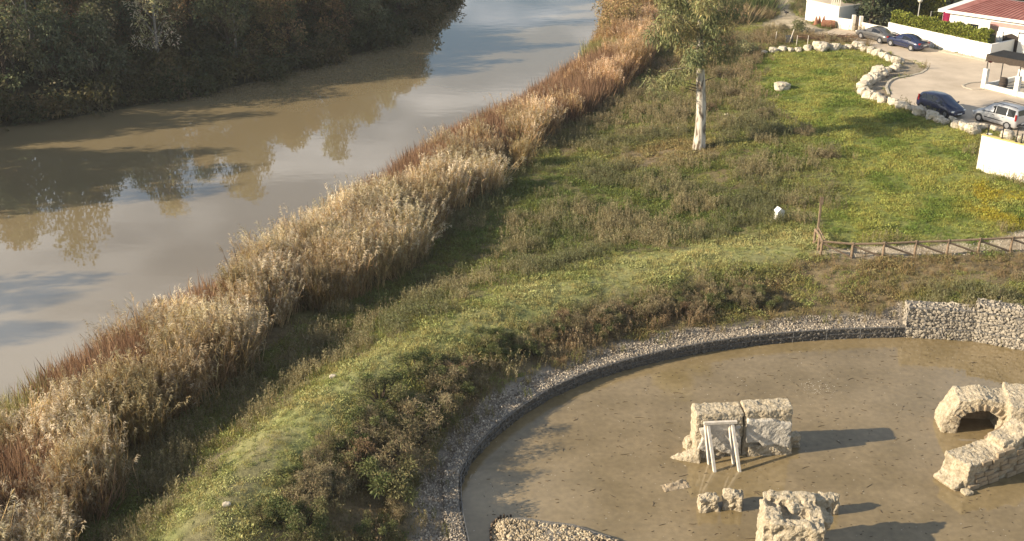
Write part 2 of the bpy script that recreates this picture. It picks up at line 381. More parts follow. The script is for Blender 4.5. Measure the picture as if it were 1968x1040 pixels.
CP = [(1560, 490, 0), (1700, 492, 0), (1830, 490, 0), (1968, 488, 0), (2200, 500, 0),
    (1500, 420, -0.1), (1600, 400, 0.05), (1750, 380, 0.15), (1900, 420, 0.1), (2100, 420, 0.1), (1650, 320, 0.3), (1800, 290, 0.5), (1950, 330, 0.3),
    (1560, 240, 0.4), (1700, 215, 0.7), (1500, 160, 0.55), (1600, 130, 0.75), (1480, 105, 0.7), (1440, 200, 0.1), (1420, 320, -0.2),
    (1400, 100, 0.2), (1420, 30, 0.5), (1350, 60, -0.4), (1345, 286, -0.35), (1250, 230, -0.9), (1230, 320, -0.9), (1100, 330, -1.2), (1000, 400, -1.2),
    (1120, 430, -1.0), (1300, 400, -0.65), (1350, 460, -0.55), (900, 470, -1.35), (860, 545, -1.25), (1050, 495, -0.95), (760, 600, -1.3),
    (1540, 468, 0.02), (1400, 482, 0.1), (1250, 508, 0.4), (1100, 545, 0.55), (950, 598, 0.7), (820, 655, 0.8), (700, 722, 0.85), (600, 790, 0.85), (520, 860, 0.85), (430, 960, 0.85), (350, 1060, 0.85), (280, 1160, 0.85),
    (640, 690, -1.2), (560, 735, -1.25), (480, 800, -1.25), (380, 890, -1.25), (290, 980, -1.2), (200, 1070, -1.2), (120, 1180, -1.2),
    (1500, 560, -0.5), (1650, 560, -0.35), (1800, 540, 0.0), (1968, 535, 0.25), (2150, 560, 0.3),
    (1700, 606, -0.72), (1550, 612, -0.76), (1400, 628, -0.78), (1250, 650, -0.78), (1120, 680, -0.78), (1010, 722, -0.78), (920, 775, -0.78), (850, 840, -0.78), (805, 920, -0.78), (785, 1000, -0.78), (810, 1120, -0.78), (870, 1230, -0.78),
    (1740, 600, -0.72), (1790, 562, 0.1), (1900, 548, 0.3), (2060, 575, 0.35), (2250, 640, 0.4),
    (560, 960, 0.1), (640, 900, 0.0), (740, 820, -0.15), (850, 740, -0.2), (1000, 660, -0.25), (1200, 590, -0.2), (1380, 560, -0.2), (640, 1020, -0.2), (600, 1150, -0.2)]
_cw = np.array([[*P(x, y, z), z] for x, y, z in CP] + [[a, b, c] for a, b, c in
    ((60, 120, 0.8), (60, 170, 0.8), (30, 200, 0.8), (90, 90, 0.6), (60, 60, 0.4), (45, 20, -0.2), (0, 5, 0), (-15, 15, 0), (25, 260, 0.6), (120, 150, 0.8), (40, 150, 0.8), (20, -40, 0), (80, -20, 0), (-40, -40, 0), (60, 300, 0.8), (10, 170, -0.6), (14, 190, -0.3))])
def _U(r2): return np.where(r2 > 1e-9, r2 * np.log(r2 + 1e-12), 0.0)
_n = len(_cw); _d2 = ((_cw[:, None, :2] - _cw[None, :, :2]) ** 2).sum(-1)
_A = np.zeros((_n + 3, _n + 3)); _A[:_n, :_n] = _U(_d2) + np.eye(_n) * 2.0
_A[:_n, _n] = 1; _A[:_n, _n + 1:] = _cw[:, :2]; _A[_n, :_n] = 1; _A[_n + 1:, :_n] = _cw[:, :2].T
_sol = np.linalg.solve(_A, np.r_[_cw[:, 2], 0, 0, 0])
def tps(pts):
    out = np.empty(len(pts))
    for i in range(0, len(pts), 20000):
        q = pts[i:i + 20000]; d2 = ((q[:, None] - _cw[None, :, :2]) ** 2).sum(-1)
        out[i:i + 20000] = _U(d2) @ _sol[:_n] + _sol[_n] + q @ _sol[_n + 1:]
    far = sstep(np.hypot(pts[:, 0] - 10, pts[:, 1] - 100), 130, 200)
    return np.clip(out, -1.6, 1.6) * (1 - far) + 0.6 * far
ROAD_PX = [(1606, 54), (1655, 62), (1700, 72), (1897, 116), (1972, 118), (2300, 150), (2500, 330), (2060, 300), (1885, 246), (1800, 226), (1712, 194), (1712, 178), (1703, 169), (1709, 158), (1723, 151),
    (1744, 147), (1769, 141), (1781, 132), (1776, 125), (1757, 118), (1735, 112), (1690, 94), (1655, 82), (1600, 80), (1575, 66)]
ROAD = W(ROAD_PX, ROAD_Z)
YARD = W([(1540, 40), (1606, 50), (1655, 58), (1700, 68), (1897, 112), (2300, 140), (2600, 60), (2300, -40), (1700, -60), (1545, -30)], ROAD_Z)
def height(pts):
    pts = np.asarray(pts, float)
    h = tps(pts) + (fbm(pts[:, 0], pts[:, 1], 3.0) - 0.5) * 0.22 + (vnoise(pts[:, 0], pts[:, 1], 0.9) - 0.5) * 0.07
    for poly, mg in ((ROAD, 2.5), (YARD, 3.0)):
        d = seg_dist(pts, poly, True); ins = inside(pts, poly)
        k = np.where(ins, 1.0, 1 - sstep(d, 0.6, mg)); h = h * (1 - k) + (ROAD_Z - 0.02) * k
    # river and its banks
    dn = seg_dist(pts, NEAR_BANK); df = seg_dist(pts, FAR_BANK); ins = inside(pts, RIVER)
    near = dn < df
    h = np.where(~ins & near, RIVER_Z + 0.05 + (np.maximum(h, -1.7) - RIVER_Z - 0.05) * sstep(dn, 0, 3.5), h)
    hf = RIVER_Z + 0.05 + 3.2 * sstep(df, 0, 9) + (fbm(pts[:, 0], pts[:, 1], 7) - 0.5) * 0.8 * sstep(df, 1, 6)
    h = np.where(~ins & ~near, hf, h)
    h = np.where(ins, RIVER_Z - 0.1 - np.minimum(np.minimum(dn, df) * 0.35, 2.2), h)
    # pond basin
    ip = inside(pts, POND)
    dp = seg_dist(pts, POND_EDGE)
    h = np.where(ip | (dp < 0.5), POND_Z - 0.35, h)
    h = np.where(~ip & (dp < 0.9) & (dp >= 0.5) & (h < -0.3), np.minimum(h, WALL_TOP - 0.04), h)
    return h
def ground(px, py, z=0.0):
    for _ in range(14):
        x, y = P(px, py, z); z = z * 0.5 + 0.5 * float(height(np.array([[x, y]]))[0])
    x, y = P(px, py, z); return Vector((x, y, float(height(np.array([[x, y]]))[0])))
def hz(x, y): return float(height(np.array([[x, y]]))[0])

def axis(lo, hi, step, far):
    a = list(np.arange(lo, hi, step)); s = step
    while a[-1] < far: s *= 1.35; a.append(a[-1] + s)
    s = step
    while a[0] > -far: s *= 1.35; a.insert(0, a[0] - s)
    return np.array(a)
gx, gy = axis(-42, 44, 0.33, 1500), axis(36, 175, 0.36, 1500)
XX, YY = np.meshgrid(gx, gy); tp = np.c_[XX.ravel(), YY.ravel()]
th = height(tp)
nx, ny = len(gx), len(gy)
ii = (np.arange(ny - 1)[:, None] * nx + np.arange(nx - 1)[None, :]).ravel()
quads = np.c_[ii, ii + 1, ii + nx + 1, ii + nx].astype(np.int32)
gm = bpy.data.meshes.new('ground')
gm.vertices.add(len(tp)); gm.vertices.foreach_set('co', np.c_[tp, th].astype(np.float32).ravel())
gm.loops.add(quads.size); gm.loops.foreach_set('vertex_index', quads.ravel())
gm.polygons.add(len(quads)); gm.polygons.foreach_set('loop_start', np.arange(0, quads.size, 4, dtype=np.int32))
gm.update(calc_edges=True); gm.polygons.foreach_set('use_smooth', np.ones(len(quads), bool))

# zones of the ground, each a polygon or a strip on the land
CREST = np.array([P(x, y, z) for x, y, z in CP if z >= 0.02 and (x, y) in ((1540, 468), (1400, 482), (1250, 508), (1100, 545), (950, 598), (820, 655), (700, 722), (600, 790), (520, 860), (430, 960), (350, 1060), (280, 1160))])
LAWN = W([(1462, 118), (1500, 105), (1640, 100), (1712, 122), (1662, 160), (1662, 185), (1780, 228), (1882, 256), (1878, 330), (1968, 352), (2150, 420), (2150, 458), (1968, 440), (1860, 462), (1700, 455), (1590, 470), (1560, 440), (1600, 390), (1640, 330), (1560, 260), (1490, 215), (1440, 160)], 0.4)
SLOPE = W([(1560, 500), (1968, 495), (2200, 505), (2250, 570), (1968, 560), (1870, 560), (1745, 575), (1735, 610), (1450, 618), (1300, 630), (1180, 650), (1060, 690), (950, 745), (880, 800), (820, 870), (780, 960), (770, 1040), (800, 1160), (680, 1160), (620, 1010), (700, 900), (800, 800), (960, 690), (1150, 610), (1330, 570), (1480, 540)], -0.4)
FENCE_PATH = W([(1575, 482), (1640, 474), (1700, 471), (1800, 469), (1900, 464), (1945, 446), (2200, 400), (2200, 486), (1968, 486), (1800, 492), (1650, 496), (1560, 490)], 0.02)
GRAVEL_PX = [(1745, 640), (1740, 585), (1690, 600), (1560, 608), (1440, 618), (1330, 632), (1200, 655), (1110, 680), (1020, 715), (945, 755), (890, 795), (845, 845), (815, 900), (790, 970), (785, 1040), (800, 1120), (850, 1240)]
GRAVEL = np.vstack([W(GRAVEL_PX, -0.78), POND_EDGE[:17]])
TOP_PATH = W([(1462, 48), (1490, 36), (1492, 22), (1488, 6), (1495, -60), (1535, -60), (1520, 10), (1522, 22), (1545, 40), (1572, 56), (1606, 66), (1650, 78), (1600, 84), (1560, 72), (1520, 60), (1490, 56)], 0.6)
BARE = W([(330, 1060), (400, 960), (470, 880), (520, 840), (560, 850), (520, 930), (460, 1000), (430, 1100), (350, 1160)], 0.4)
BARE2 = W([(360, 900), (430, 860), (460, 880), (400, 940), (330, 970)], -0.9)
REEDS = np.vstack([NEAR_BANK[3:15], W(REED_LAND_PX, -1.5)[::-1], np.array([(-17, 30)])])
TREE_PATCH = W([(1180, 300), (1230, 275), (1300, 265), (1370, 275), (1400, 295), (1330, 315), (1240, 315)], -0.5)
BED = W([(1712, 194), (1672, 184), (1664, 165), (1690, 142), (1725, 128), (1732, 112), (1757, 118), (1776, 125), (1781, 132), (1769, 141), (1744, 147), (1723, 151), (1709, 158), (1703, 169)], ROAD_Z)
YELLOW = W([(1860, 350), (1900, 345), (1968, 370), (2100, 400), (2100, 450), (1968, 440), (1900, 425), (1850, 400)], 0.15)
def soft(pts, poly, m): 
    d = seg_dist(pts, poly, True); i = inside(pts, poly)
    return sstep(np.where(i, d, -d), -m, m)
def crest_k(pts, w=1.6): return 1 - sstep(seg_dist(pts, CREST), 0.35 * w, w)

def ground_colour(p):
    n1, n2, n3 = fbm(p[:, 0], p[:, 1], 6), fbm(p[:, 0] + 50, p[:, 1] + 9, 1.5), fbm(p[:, 0] + 9, p[:, 1] + 90, 13)
    c = np.zeros((len(p), 3))
    def lay(k, a, b, nn):
        k = k[:, None]; q = sstep(nn, 0.3, 0.7)[:, None]
        c[:] = c * (1 - k) + (np.array(a) * (1 - q) + np.array(b) * q) * k
    one = np.ones(len(p))
    lay(one, (0.13, 0.12, 0.05), (0.155, 0.12, 0.065), n1)
    lay(sstep(n3, 0.45, 0.6) * 0.6, (0.13, 0.14, 0.045), (0.16, 0.15, 0.06), n2)
    lay(soft(p, LAWN, 1.5), (0.13, 0.16, 0.04), (0.19, 0.20, 0.06), n2)
    lay(crest_k(p, 3.0), (0.20, 0.215, 0.075), (0.255, 0.25, 0.105), n2)
    lay(soft(p, SLOPE, 1.0) * 0.85, (0.13, 0.095, 0.055), (0.21, 0.16, 0.09), n2)
    lay(soft(p, TREE_PATCH, 1.2) * 0.8, (0.16, 0.12, 0.07), (0.21, 0.165, 0.095), n2)
    lay(soft(p, YELLOW, 1.0) * 0.7, (0.20, 0.17, 0.02), (0.16, 0.16, 0.03), n2)
    lay(soft(p, BARE, 0.8) * 0.7, (0.16, 0.135, 0.075), (0.21, 0.175, 0.10), n2)
    lay(soft(p, BARE2, 0.8), (0.12, 0.095, 0.06), (0.16, 0.13, 0.085), n2)
    lay(soft(p, FENCE_PATH, 0.5) * sstep(n1, 0.2, 0.42), (0.27, 0.215, 0.145), (0.40, 0.33, 0.235), n2)
    lay(soft(p, TOP_PATH, 1.2) * sstep(n1, 0.25, 0.45), (0.34, 0.28, 0.19), (0.45, 0.38, 0.27), n2)
    lay(soft(p, BED, 0.3), (0.22, 0.175, 0.125), (0.32, 0.265, 0.19), n2)
    lay(soft(p, GRAVEL, 0.3), (0.19, 0.16, 0.125), (0.30, 0.26, 0.21), n2)
    lay(1 - sstep(seg_dist(p, NEAR_BANK), 1.0, 4.0), (0.06, 0.05, 0.03), (0.08, 0.06, 0.04), n2)
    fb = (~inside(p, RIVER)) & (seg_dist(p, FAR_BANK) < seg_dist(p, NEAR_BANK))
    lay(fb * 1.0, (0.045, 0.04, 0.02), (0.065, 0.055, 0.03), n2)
    return c
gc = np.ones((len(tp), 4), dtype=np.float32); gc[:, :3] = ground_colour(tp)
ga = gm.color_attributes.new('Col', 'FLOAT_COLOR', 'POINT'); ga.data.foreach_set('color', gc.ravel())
def ground_mat():
    m, n, l, b = new_mat('soil_and_turf'); b.inputs['Roughness'].default_value = 0.95; b.inputs['Specular IOR Level'].default_value = 0.15
    a = n.new('ShaderNodeAttribute'); a.attribute_name = 'Col'; tc = n.new('ShaderNodeTexCoord')
    nz = n.new('ShaderNodeTexNoise'); nz.inputs['Scale'].default_value = 2.2; nz.inputs['Detail'].default_value = 9; nz.inputs['Roughness'].default_value = 0.75
    l.new(tc.outputs['Object'], nz.inputs['Vector'])
    mr = n.new('ShaderNodeMapRange'); mr.inputs[1].default_value = 0.3; mr.inputs[2].default_value = 0.7; mr.inputs[3].default_value = 0.55; mr.inputs[4].default_value = 1.45
    l.new(nz.outputs['Fac'], mr.inputs[0])
    mx = n.new('ShaderNodeMixRGB'); mx.blend_type = 'MULTIPLY'; mx.inputs[0].default_value = 1
    l.new(a.outputs['Color'], mx.inputs[1]); l.new(mr.outputs[0], mx.inputs[2]); l.new(mx.outputs[0], b.inputs['Base Color'])
    nb = n.new('ShaderNodeTexNoise'); nb.inputs['Scale'].default_value = 7; nb.inputs['Detail'].default_value = 6; nb.inputs['Roughness'].default_value = 0.7
    l.new(tc.outputs['Object'], nb.inputs['Vector'])
    bp = n.new('ShaderNodeBump'); bp.inputs['Distance'].default_value = 0.08; l.new(nb.outputs['Fac'], bp.inputs['Height']); l.new(bp.outputs[0], b.inputs['Normal'])
    return m
gm.materials.append(ground_mat())
tag(mesh_obj('ground', gm), kind='structure')

# water sheets
g = G(); g.add([(-160, -150, 0), (60, -150, 0), (60, 420, 0), (-160, 420, 0)], [(0, 1, 2, 3)])
tag(g.obj('river_water', M['river'], loc=(0, 0, RIVER_Z)), kind='structure')
pc = POND.mean(0)
g = G(); g.add([(x, y, 0) for x, y in (POND - pc) * 1.0 + pc], [tuple(range(len(POND)))])
me = g.mesh('pond_water'); bm = bmesh.new(); bm.from_mesh(me); bmesh.ops.triangulate(bm, faces=bm.faces)
for f in bm.faces:
    if f.normal.z < 0: f.normal_flip()
bm.to_mesh(me); bm.free()
tag(mesh_obj('pond_water', me, M['pond'], loc=(0, 0, POND_Z)), kind='structure')

# road slab
g = G(); g.add([(x, y, 0) for x, y in ROAD], [tuple(range(len(ROAD)))])
me = g.mesh('road'); bm = bmesh.new(); bm.from_mesh(me); bmesh.ops.triangulate(bm, faces=bm.faces)
for f in bm.faces:
    if f.normal.z < 0: f.normal_flip()
bm.to_mesh(me); bm.free()
tag(mesh_obj('road', me, M['asphalt'], loc=(0, 0, ROAD_Z + 0.004)), kind='structure')
def kerb(name, px, zz, w=0.22, hgt=0.14):
    pts = [Vector((*P(x, y, zz), 0)) for x, y in px]
    L, Rr = [], []
    for i, p in enumerate(pts):
        t = (pts[min(i + 1, len(pts) - 1)] - pts[max(i - 1, 0)]).normalized(); nn = Vector((-t.y, t.x, 0)) * w / 2
        L.append(p + nn); Rr.append(p - nn)
    g = G(); n = len(pts)
    V = [(v.x, v.y, 0) for v in L] + [(v.x, v.y, hgt) for v in L] + [(v.x, v.y, hgt) for v in Rr] + [(v.x, v.y, 0) for v in Rr]
    F = []
    for i in range(n - 1):
        for k in range(3): F.append((k * n + i, k * n + i + 1, (k + 1) * n + i + 1, (k + 1) * n + i))
    F += [(0, n, 2 * n, 3 * n), (n - 1, 4 * n - 1, 3 * n - 1, 2 * n - 1)]
    g.add(V, F)
    return tag(g.obj(name, M['kerb'], loc=(0, 0, zz - 0.02)), kind='structure')
kerb('kerb', [(1708, 182), (1703, 169), (1706, 161), (1713, 155), (1723, 151), (1744, 147)], ROAD_Z)
kerb('kerb', [(1744, 147), (1769, 141), (1779, 135), (1781, 130), (1776, 125), (1757, 118)], ROAD_Z, hgt=0.08)
kerb('kerb', [(1890, 172), (1868, 172), (1853, 168), (1850, 164), (1862, 160), (1886, 158)], ROAD_Z, hgt=0.08)
kerb('kerb', [(1808, 98), (1860, 109), (1898, 117)], ROAD_Z, w=0.9, hgt=0.1)

# ------------------------------------------------------------------ scattering (ground cover that nobody could count)
def scatter(name, pts, rot, scl, idx, tint, protos, label, cat):
    """one object whose points carry clumps of plants (geometry nodes)"""
    n = len(pts); me = bpy.data.meshes.new(name); me.vertices.add(n)
    me.vertices.foreach_set('co', np.asarray(pts, dtype=np.float32).ravel())
    a = me.attributes.new('rot', 'FLOAT_VECTOR', 'POINT'); a.data.foreach_set('vector', np.asarray(rot, dtype=np.float32).ravel())
    a = me.attributes.new('scl', 'FLOAT_VECTOR', 'POINT'); a.data.foreach_set('vector', np.asarray(scl, dtype=np.float32).ravel())
    a = me.attributes.new('pick', 'INT', 'POINT'); a.data.foreach_set('value', np.asarray(idx, dtype=np.int32))
    t4 = np.ones((n, 4), dtype=np.float32); t4[:, :3] = tint
    a = me.attributes.new('tint', 'FLOAT_COLOR', 'POINT'); a.data.foreach_set('color', t4.ravel())
    col = bpy.data.collections.new(name + '_forms')
    for k, pm in enumerate(protos):
        col.objects.link(bpy.data.objects.new('%s_form_%02d' % (name, k), pm))
    ng = bpy.data.node_groups.new(name + '_scatter', 'GeometryNodeTree')
    ng.interface.new_socket(name='Geometry', in_out='INPUT', socket_type='NodeSocketGeometry')
    ng.interface.new_socket(name='Geometry', in_out='OUTPUT', socket_type='NodeSocketGeometry')
    N, L = ng.nodes, ng.links
    gi, go = N.new('NodeGroupInput'), N.new('NodeGroupOutput')
    ci = N.new('GeometryNodeCollectionInfo'); ci.inputs['Collection'].default_value = col
    ci.inputs['Separate Children'].default_value = True; ci.inputs['Reset Children'].default_value = True
    ip = N.new('GeometryNodeInstanceOnPoints'); ip.inputs['Pick Instance'].default_value = True
    def attr(nm, ty):
        q = N.new('GeometryNodeInputNamedAttribute'); q.data_type = ty; q.inputs['Name'].default_value = nm; return q.outputs['Attribute']
    er = N.new('FunctionNodeEulerToRotation'); L.new(attr('rot', 'FLOAT_VECTOR'), er.inputs[0])
    L.new(gi.outputs[0], ip.inputs['Points']); L.new(ci.outputs[0], ip.inputs['Instance'])
    L.new(attr('pick', 'INT'), ip.inputs['Instance Index']); L.new(er.outputs[0], ip.inputs['Rotation'])
    L.new(attr('scl', 'FLOAT_VECTOR'), ip.inputs['Scale']); L.new(ip.outputs[0], go.inputs[0])
    o = bpy.data.objects.new(name, me); md = o.modifiers.new('scatter', 'NODES'); md.node_group = ng
    link(o); tag(o, label, cat, kind='stuff')
    return o
def rand_in(poly, density, rg=rng):
    lo, hi = poly.min(0), poly.max(0); n = int((hi - lo).prod() * density)
    p = lo + rg.random((n, 2)) * (hi - lo); return p[inside(p, poly)]
def upright(n, tilt=0.1, rg=rng):
    return np.c_[rg.normal(0, tilt, n), rg.normal(0, tilt, n), rg.random(n) * 6.283]
def onland(p, dz=0.0): return np.c_[p, height(p) + dz]

M['reed_leaf'] = leaf_mat('reed_leaf', (1, 1, 1), 0.3, True)
M['weed_leaf'] = leaf_mat('weed_leaf', (1, 1, 1), 0.3, True)

def jit(n, c, v=0.25, rg=rng):
    c = np.asarray(c); return np.clip(c * (1 + rg.normal(0, v, (n, 1))) * (1 + rg.normal(0, 0.05, (n, 3))), 0.004, 0.95)
def reed_clump(seed, plume=0.62, hgt=1.95, n=30):
    rg = np.random.default_rng(seed); Vs, Cs = [], []
    wind = rg.normal(0.10, 0.08, 2)
    for s in range(n):
        b = np.array([rg.normal(0, 0.30), rg.normal(0, 0.30), -0.15]); h = hgt * rg.uniform(0.55, 1.18)
        lean = np.array([rg.normal(wind[0], 0.13), rg.normal(wind[1] * 0.3, 0.13), 1.0]); tip = b + lean * h; mid = b + lean * h * 0.5 + rg.normal(0, 0.04, 3)
        Vs.append(diamonds([b, mid - (mid - b) * 0.05], [mid - b, tip - mid], [np.linalg.norm(mid - b) * 1.05, np.linalg.norm(tip - mid) * 1.05], 0.03, 0, rg)); Cs.append(jit(2, (0.74, 0.62, 0.43), 0.18, rg))
        k = 9; t = rg.uniform(0.25, 0.98, k)[:, None]; bb = b + (tip - b) * t
        an = rg.uniform(0, 6.28, k); up = rg.uniform(0.9, 3.2, k)
        Vs.append(diamonds(bb, np.c_[np.cos(an) + wind[0] * 2, np.sin(an), up], rg.uniform(0.26, 0.52, k), 0.018, 0.16, rg)); Cs.append(jit(k, (0.78, 0.64, 0.40), 0.34, rg))
        if rg.random() < plume:
            k = 16; w = np.array([0.45 + wind[0] * 2, 0.1, 0.55]) + rg.normal(0, 0.2, 3)
            dr = w + rg.normal(0, 0.28, (k, 3)); bb = tip + rg.normal(0, 0.02, (k, 3)) + np.linspace(-0.2, 0.12, k)[:, None] * lean
            Vs.append(diamonds(bb, dr, rg.uniform(0.10, 0.24, k), 0.02, 0.3, rg)); Cs.append(jit(k, (1.2, 1.08, 0.92), 0.12, rg))
    return quads_mesh('reed_clump', np.vstack(Vs), np.vstack(Cs), M['reed_leaf'])
def blade_clump(seed, hgt=1.9, n=60, spread=0.35, width=0.045, fan=0.22):
    rg = np.random.default_rng(seed); b = np.c_[rg.normal(0, spread, (n, 2)), np.full(n, -0.1)]
    d = np.c_[rg.normal(0, fan, (n, 2)), np.ones(n)]
    return quads_mesh('blade_clump', diamonds(b, d, hgt * rg.uniform(0.55, 1.15, n), width, 0.06, rg), jit(n, (0.9, 0.85, 0.8), 0.3, rg), M['reed_leaf'])
def weed_form(seed, hgt=0.9, n=9, k=14, leaf=0.13, w=0.03, spread=0.22):
    rg = np.random.default_rng(seed); Vs, Cs = [], []
    for s in range(n):
        b = np.array([rg.normal(0, spread), rg.normal(0, spread), -0.05]); lean = np.array([rg.normal(0.03, 0.13), rg.normal(0, 0.13), 1]); h = hgt * rg.uniform(0.55, 1.1)
        Vs.append(diamonds([b], [lean], h, 0.018, 0, rg)); Cs.append(jit(1, (0.8, 0.7, 0.55), 0.1, rg))
        t = rg.uniform(0.15, 1.0, k)[:, None]; bb = b + lean * h * t; an = rg.uniform(0, 6.28, k)
        Vs.append(diamonds(bb, np.c_[np.cos(an), np.sin(an), rg.uniform(0.6, 1.8, k)], leaf * rg.uniform(0.6, 1.3, k), w, 0, rg)); Cs.append(jit(k, (0.95, 0.92, 0.85), 0.25, rg))
    return quads_mesh('weed_form', np.vstack(Vs), np.vstack(Cs), M['weed_leaf'])
def herb_form(seed, n=52, r=0.26, leaf=0.085, w=0.045, up=0.8):
    rg = np.random.default_rng(seed); b = np.c_[rg.normal(0, r * 0.5, (n, 2)), rg.uniform(-0.02, 0.10, n)]
    an = rg.uniform(0, 6.28, n)
    return quads_mesh('herb_form', diamonds(b, np.c_[np.cos(an), np.sin(an), rg.uniform(0.15, up * 2, n)], leaf * rg.uniform(0.6, 1.4, n), w, 0.12, rg), jit(n, (0.95, 0.95, 0.9), 0.25, rg), M['weed_leaf'])

def nz(p, s, o=0.0): return fbm(p[:, 0] + o, p[:, 1] - o, s)
def mixc(a, b, k): k = np.asarray(k)[:, None]; return np.array(a) * (1 - k) + np.array(b) * k

# reeds: position patches
def patch(p, px, z, r): c = np.array(P(*px, z)); return np.exp(-((p - c) ** 2).sum(1) / (2 * r * r))
rp = rand_in(REEDS, 8.0)
ed = seg_dist(rp, NEAR_BANK); el_ = seg_dist(rp, W(REED_LAND_PX, -1.5)); rp = rp[(ed > 0.15) & (el_ > 2.2 * sstep(nz(rp, 3.0, 31), 0.45, 0.75)) & (rng.random(len(rp)) < 0.05 + 1.3 * sstep(nz(rp, 1.9), 0.33, 0.62))]
front = sstep(seg_dist(rp, NEAR_BANK), 1.2, 3.0)         # 0 at the water, 1 inland
rustk = np.zeros(len(rp))
for px, r in (((390, 630), 2.3), ((320, 665), 1.6), ((240, 755), 2.4), ((170, 800), 1.8), ((60, 1000), 2.0), ((770, 360), 3.4), ((720, 400), 2.2), ((880, 285), 3.4), ((1040, 215), 5.5), ((990, 240), 4.5), ((1100, 165), 5)):
    rustk = np.maximum(rustk, patch(rp, px, RIVER_Z, r))
greenk = np.zeros(len(rp))
for px, r in (((655, 440), 2.2), ((1135, 130), 3.0), ((990, 232), 1.8), ((60, 815), 2.4), ((0, 860), 3.0), ((140, 765), 1.5), ((280, 670), 1.2)):
    greenk = np.maximum(greenk, patch(rp, px, RIVER_Z, r))
rust = rustk > rng.uniform(0.15, 0.7, len(rp))
green = (greenk > rng.uniform(0.3, 0.7, len(rp))) & ~rust
gold = ~rust & ~green
REED_FORMS = [reed_clump(100 + i) for i in range(7)]
BLADE_FORMS = [blade_clump(200 + i) for i in range(4)]
p = rp[gold]; n = len(p); v = nz(p, 3.5)
t = mixc((0.43, 0.335, 0.22), (0.80, 0.69, 0.53), sstep(v, 0.3, 0.7)) * (0.55 + 0.8 * rng.random((n, 1)))
kg = (sstep(nz(p, 2.4, 55), 0.55, 0.68) * 0.35)[:, None]; t = t * (1 - kg) + np.array((0.34, 0.31, 0.14)) * kg
fr = sstep(p[:, 1], 85, 115)[:, None]; t = t * (1 - fr) + t * np.array((1.06, 0.92, 0.86)) * fr
s = (0.52 + 0.42 * sstep(nz(p, 2.2, 9), 0.3, 0.65) + 0.42 * sstep(nz(p, 6.0, 15), 0.3, 0.65) + rng.normal(0, 0.13, n)) * (0.72 + 0.34 * sstep(seg_dist(p, NEAR_BANK), 0, 2.0)) 
rr_ = upright(n, 0.11); lodg = rng.random(n) < 0.10; rr_[lodg, :2] *= 3.5
scatter('reed_bed', onland(p), rr_, np.c_[s, s, s * rng.uniform(0.9, 1.15, n)], rng.integers(0, 7, n), t, REED_FORMS, 'golden plumed reeds along the near river bank', 'reeds')
p = rp[rust]; n = len(p)
t = mixc((0.25, 0.145, 0.085), (0.42, 0.275, 0.165), nz(p, 2)) * (0.8 + 0.4 * rng.random((n, 1)))
s = rng.uniform(1.05, 1.5, n); scatter('rust_reeds', onland(p), upright(n, 0.12), np.c_[s, s, s], rng.integers(0, 4, n), t, BLADE_FORMS, 'rust brown dead bulrush leaves at the water edge', 'reeds')
p = rp[green]; n = len(p)
t = mixc((0.24, 0.24, 0.08), (0.42, 0.38, 0.16), nz(p, 2)) * (0.8 + 0.4 * rng.random((n, 1)))
s = rng.uniform(1.1, 1.5, n); scatter('green_reeds', onland(p), upright(n, 0.12), np.c_[s, s, s], rng.integers(0, 4, n), t, BLADE_FORMS, 'greenish fresh bulrush leaves at the water edge', 'reeds')

# land that carries meadow
def land(p, gravel_too=False):
    fb = seg_dist(p, FAR_BANK) < seg_dist(p, NEAR_BANK)
    return ~(inside(p, RIVER) | inside(p, POND) | inside(p, ROAD) | inside(p, YARD) | inside(p, REEDS) | inside(p, GRAVEL) | fb)
AREA = np.array([(-36, 30), (10, 30), (44, 46), (52, 90), (46, 165), (8, 175), (-2, 120)])
BARE_ALL = (FENCE_PATH, TOP_PATH, BED)
def bare_k(p):
    k = np.zeros(len(p))
    for z in BARE_ALL: k = np.maximum(k, soft(p, z, 0.4))
    return k
HERB = [herb_form(300 + i) for i in range(6)]
GRASS = [blade_clump(330 + i, 0.34, 34, 0.16, 0.022, 0.45) for i in range(4)]
WEED = [weed_form(360 + i) for i in range(7)]

p = rand_in(AREA, 17.0); p = p[land(p)]
lawn, crest, slope = soft(p, LAWN, 1.5), crest_k(p, 2.2), soft(p, SLOPE, 0.8)
bare = np.maximum(soft(p, BARE, 0.6), soft(p, BARE2, 0.6)); n1 = nz(p, 1.6); n2 = nz(p, 7, 20)
keep = rng.random(len(p)) < np.clip(0.30 + 0.9 * sstep(n1, 0.32, 0.6) * (1 - 0.55 * slope) + 0.25 * lawn + 0.45 * crest - 0.25 * soft(p, TREE_PATCH, 1), 0.05, 1) * (1 - 0.4 * bare) * (1 - bare_k(p))
p, lawn, crest, slope, n1, n2 = p[keep], lawn[keep], crest[keep], slope[keep], n1[keep], n2[keep]; n = len(p)
t = mixc((0.175, 0.225, 0.06), (0.29, 0.31, 0.10), sstep(n2, 0.3, 0.65))
kl = lawn[:, None]; t = t * (1 - kl) + mixc((0.20, 0.275, 0.055), (0.39, 0.41, 0.11), sstep(nz(p, 2.6, 40), 0.35, 0.65)) * kl
kc = crest_k(p, 3.4)[:, None] * 0.9; t = t * (1 - kc) + mixc((0.35, 0.385, 0.13), (0.50, 0.49, 0.215), sstep(nz(p, 1.8, 70), 0.3, 0.7)) * kc
ks = (slope * 0.75 * sstep(nz(p, 2.2, 90), 0.35, 0.6))[:, None]; t = t * (1 - ks) + np.array((0.30, 0.225, 0.115)) * ks
ky = (soft(p, YELLOW, 1.2) * 0.75 * (nz(p, 1.4, 33) > 0.55))[:, None]; t = t * (1 - ky) + np.array((0.42, 0.36, 0.03)) * ky
kt = (soft(p, TREE_PATCH, 1.2) * 0.7)[:, None]; t = t * (1 - kt) + np.array((0.34, 0.26, 0.13)) * kt
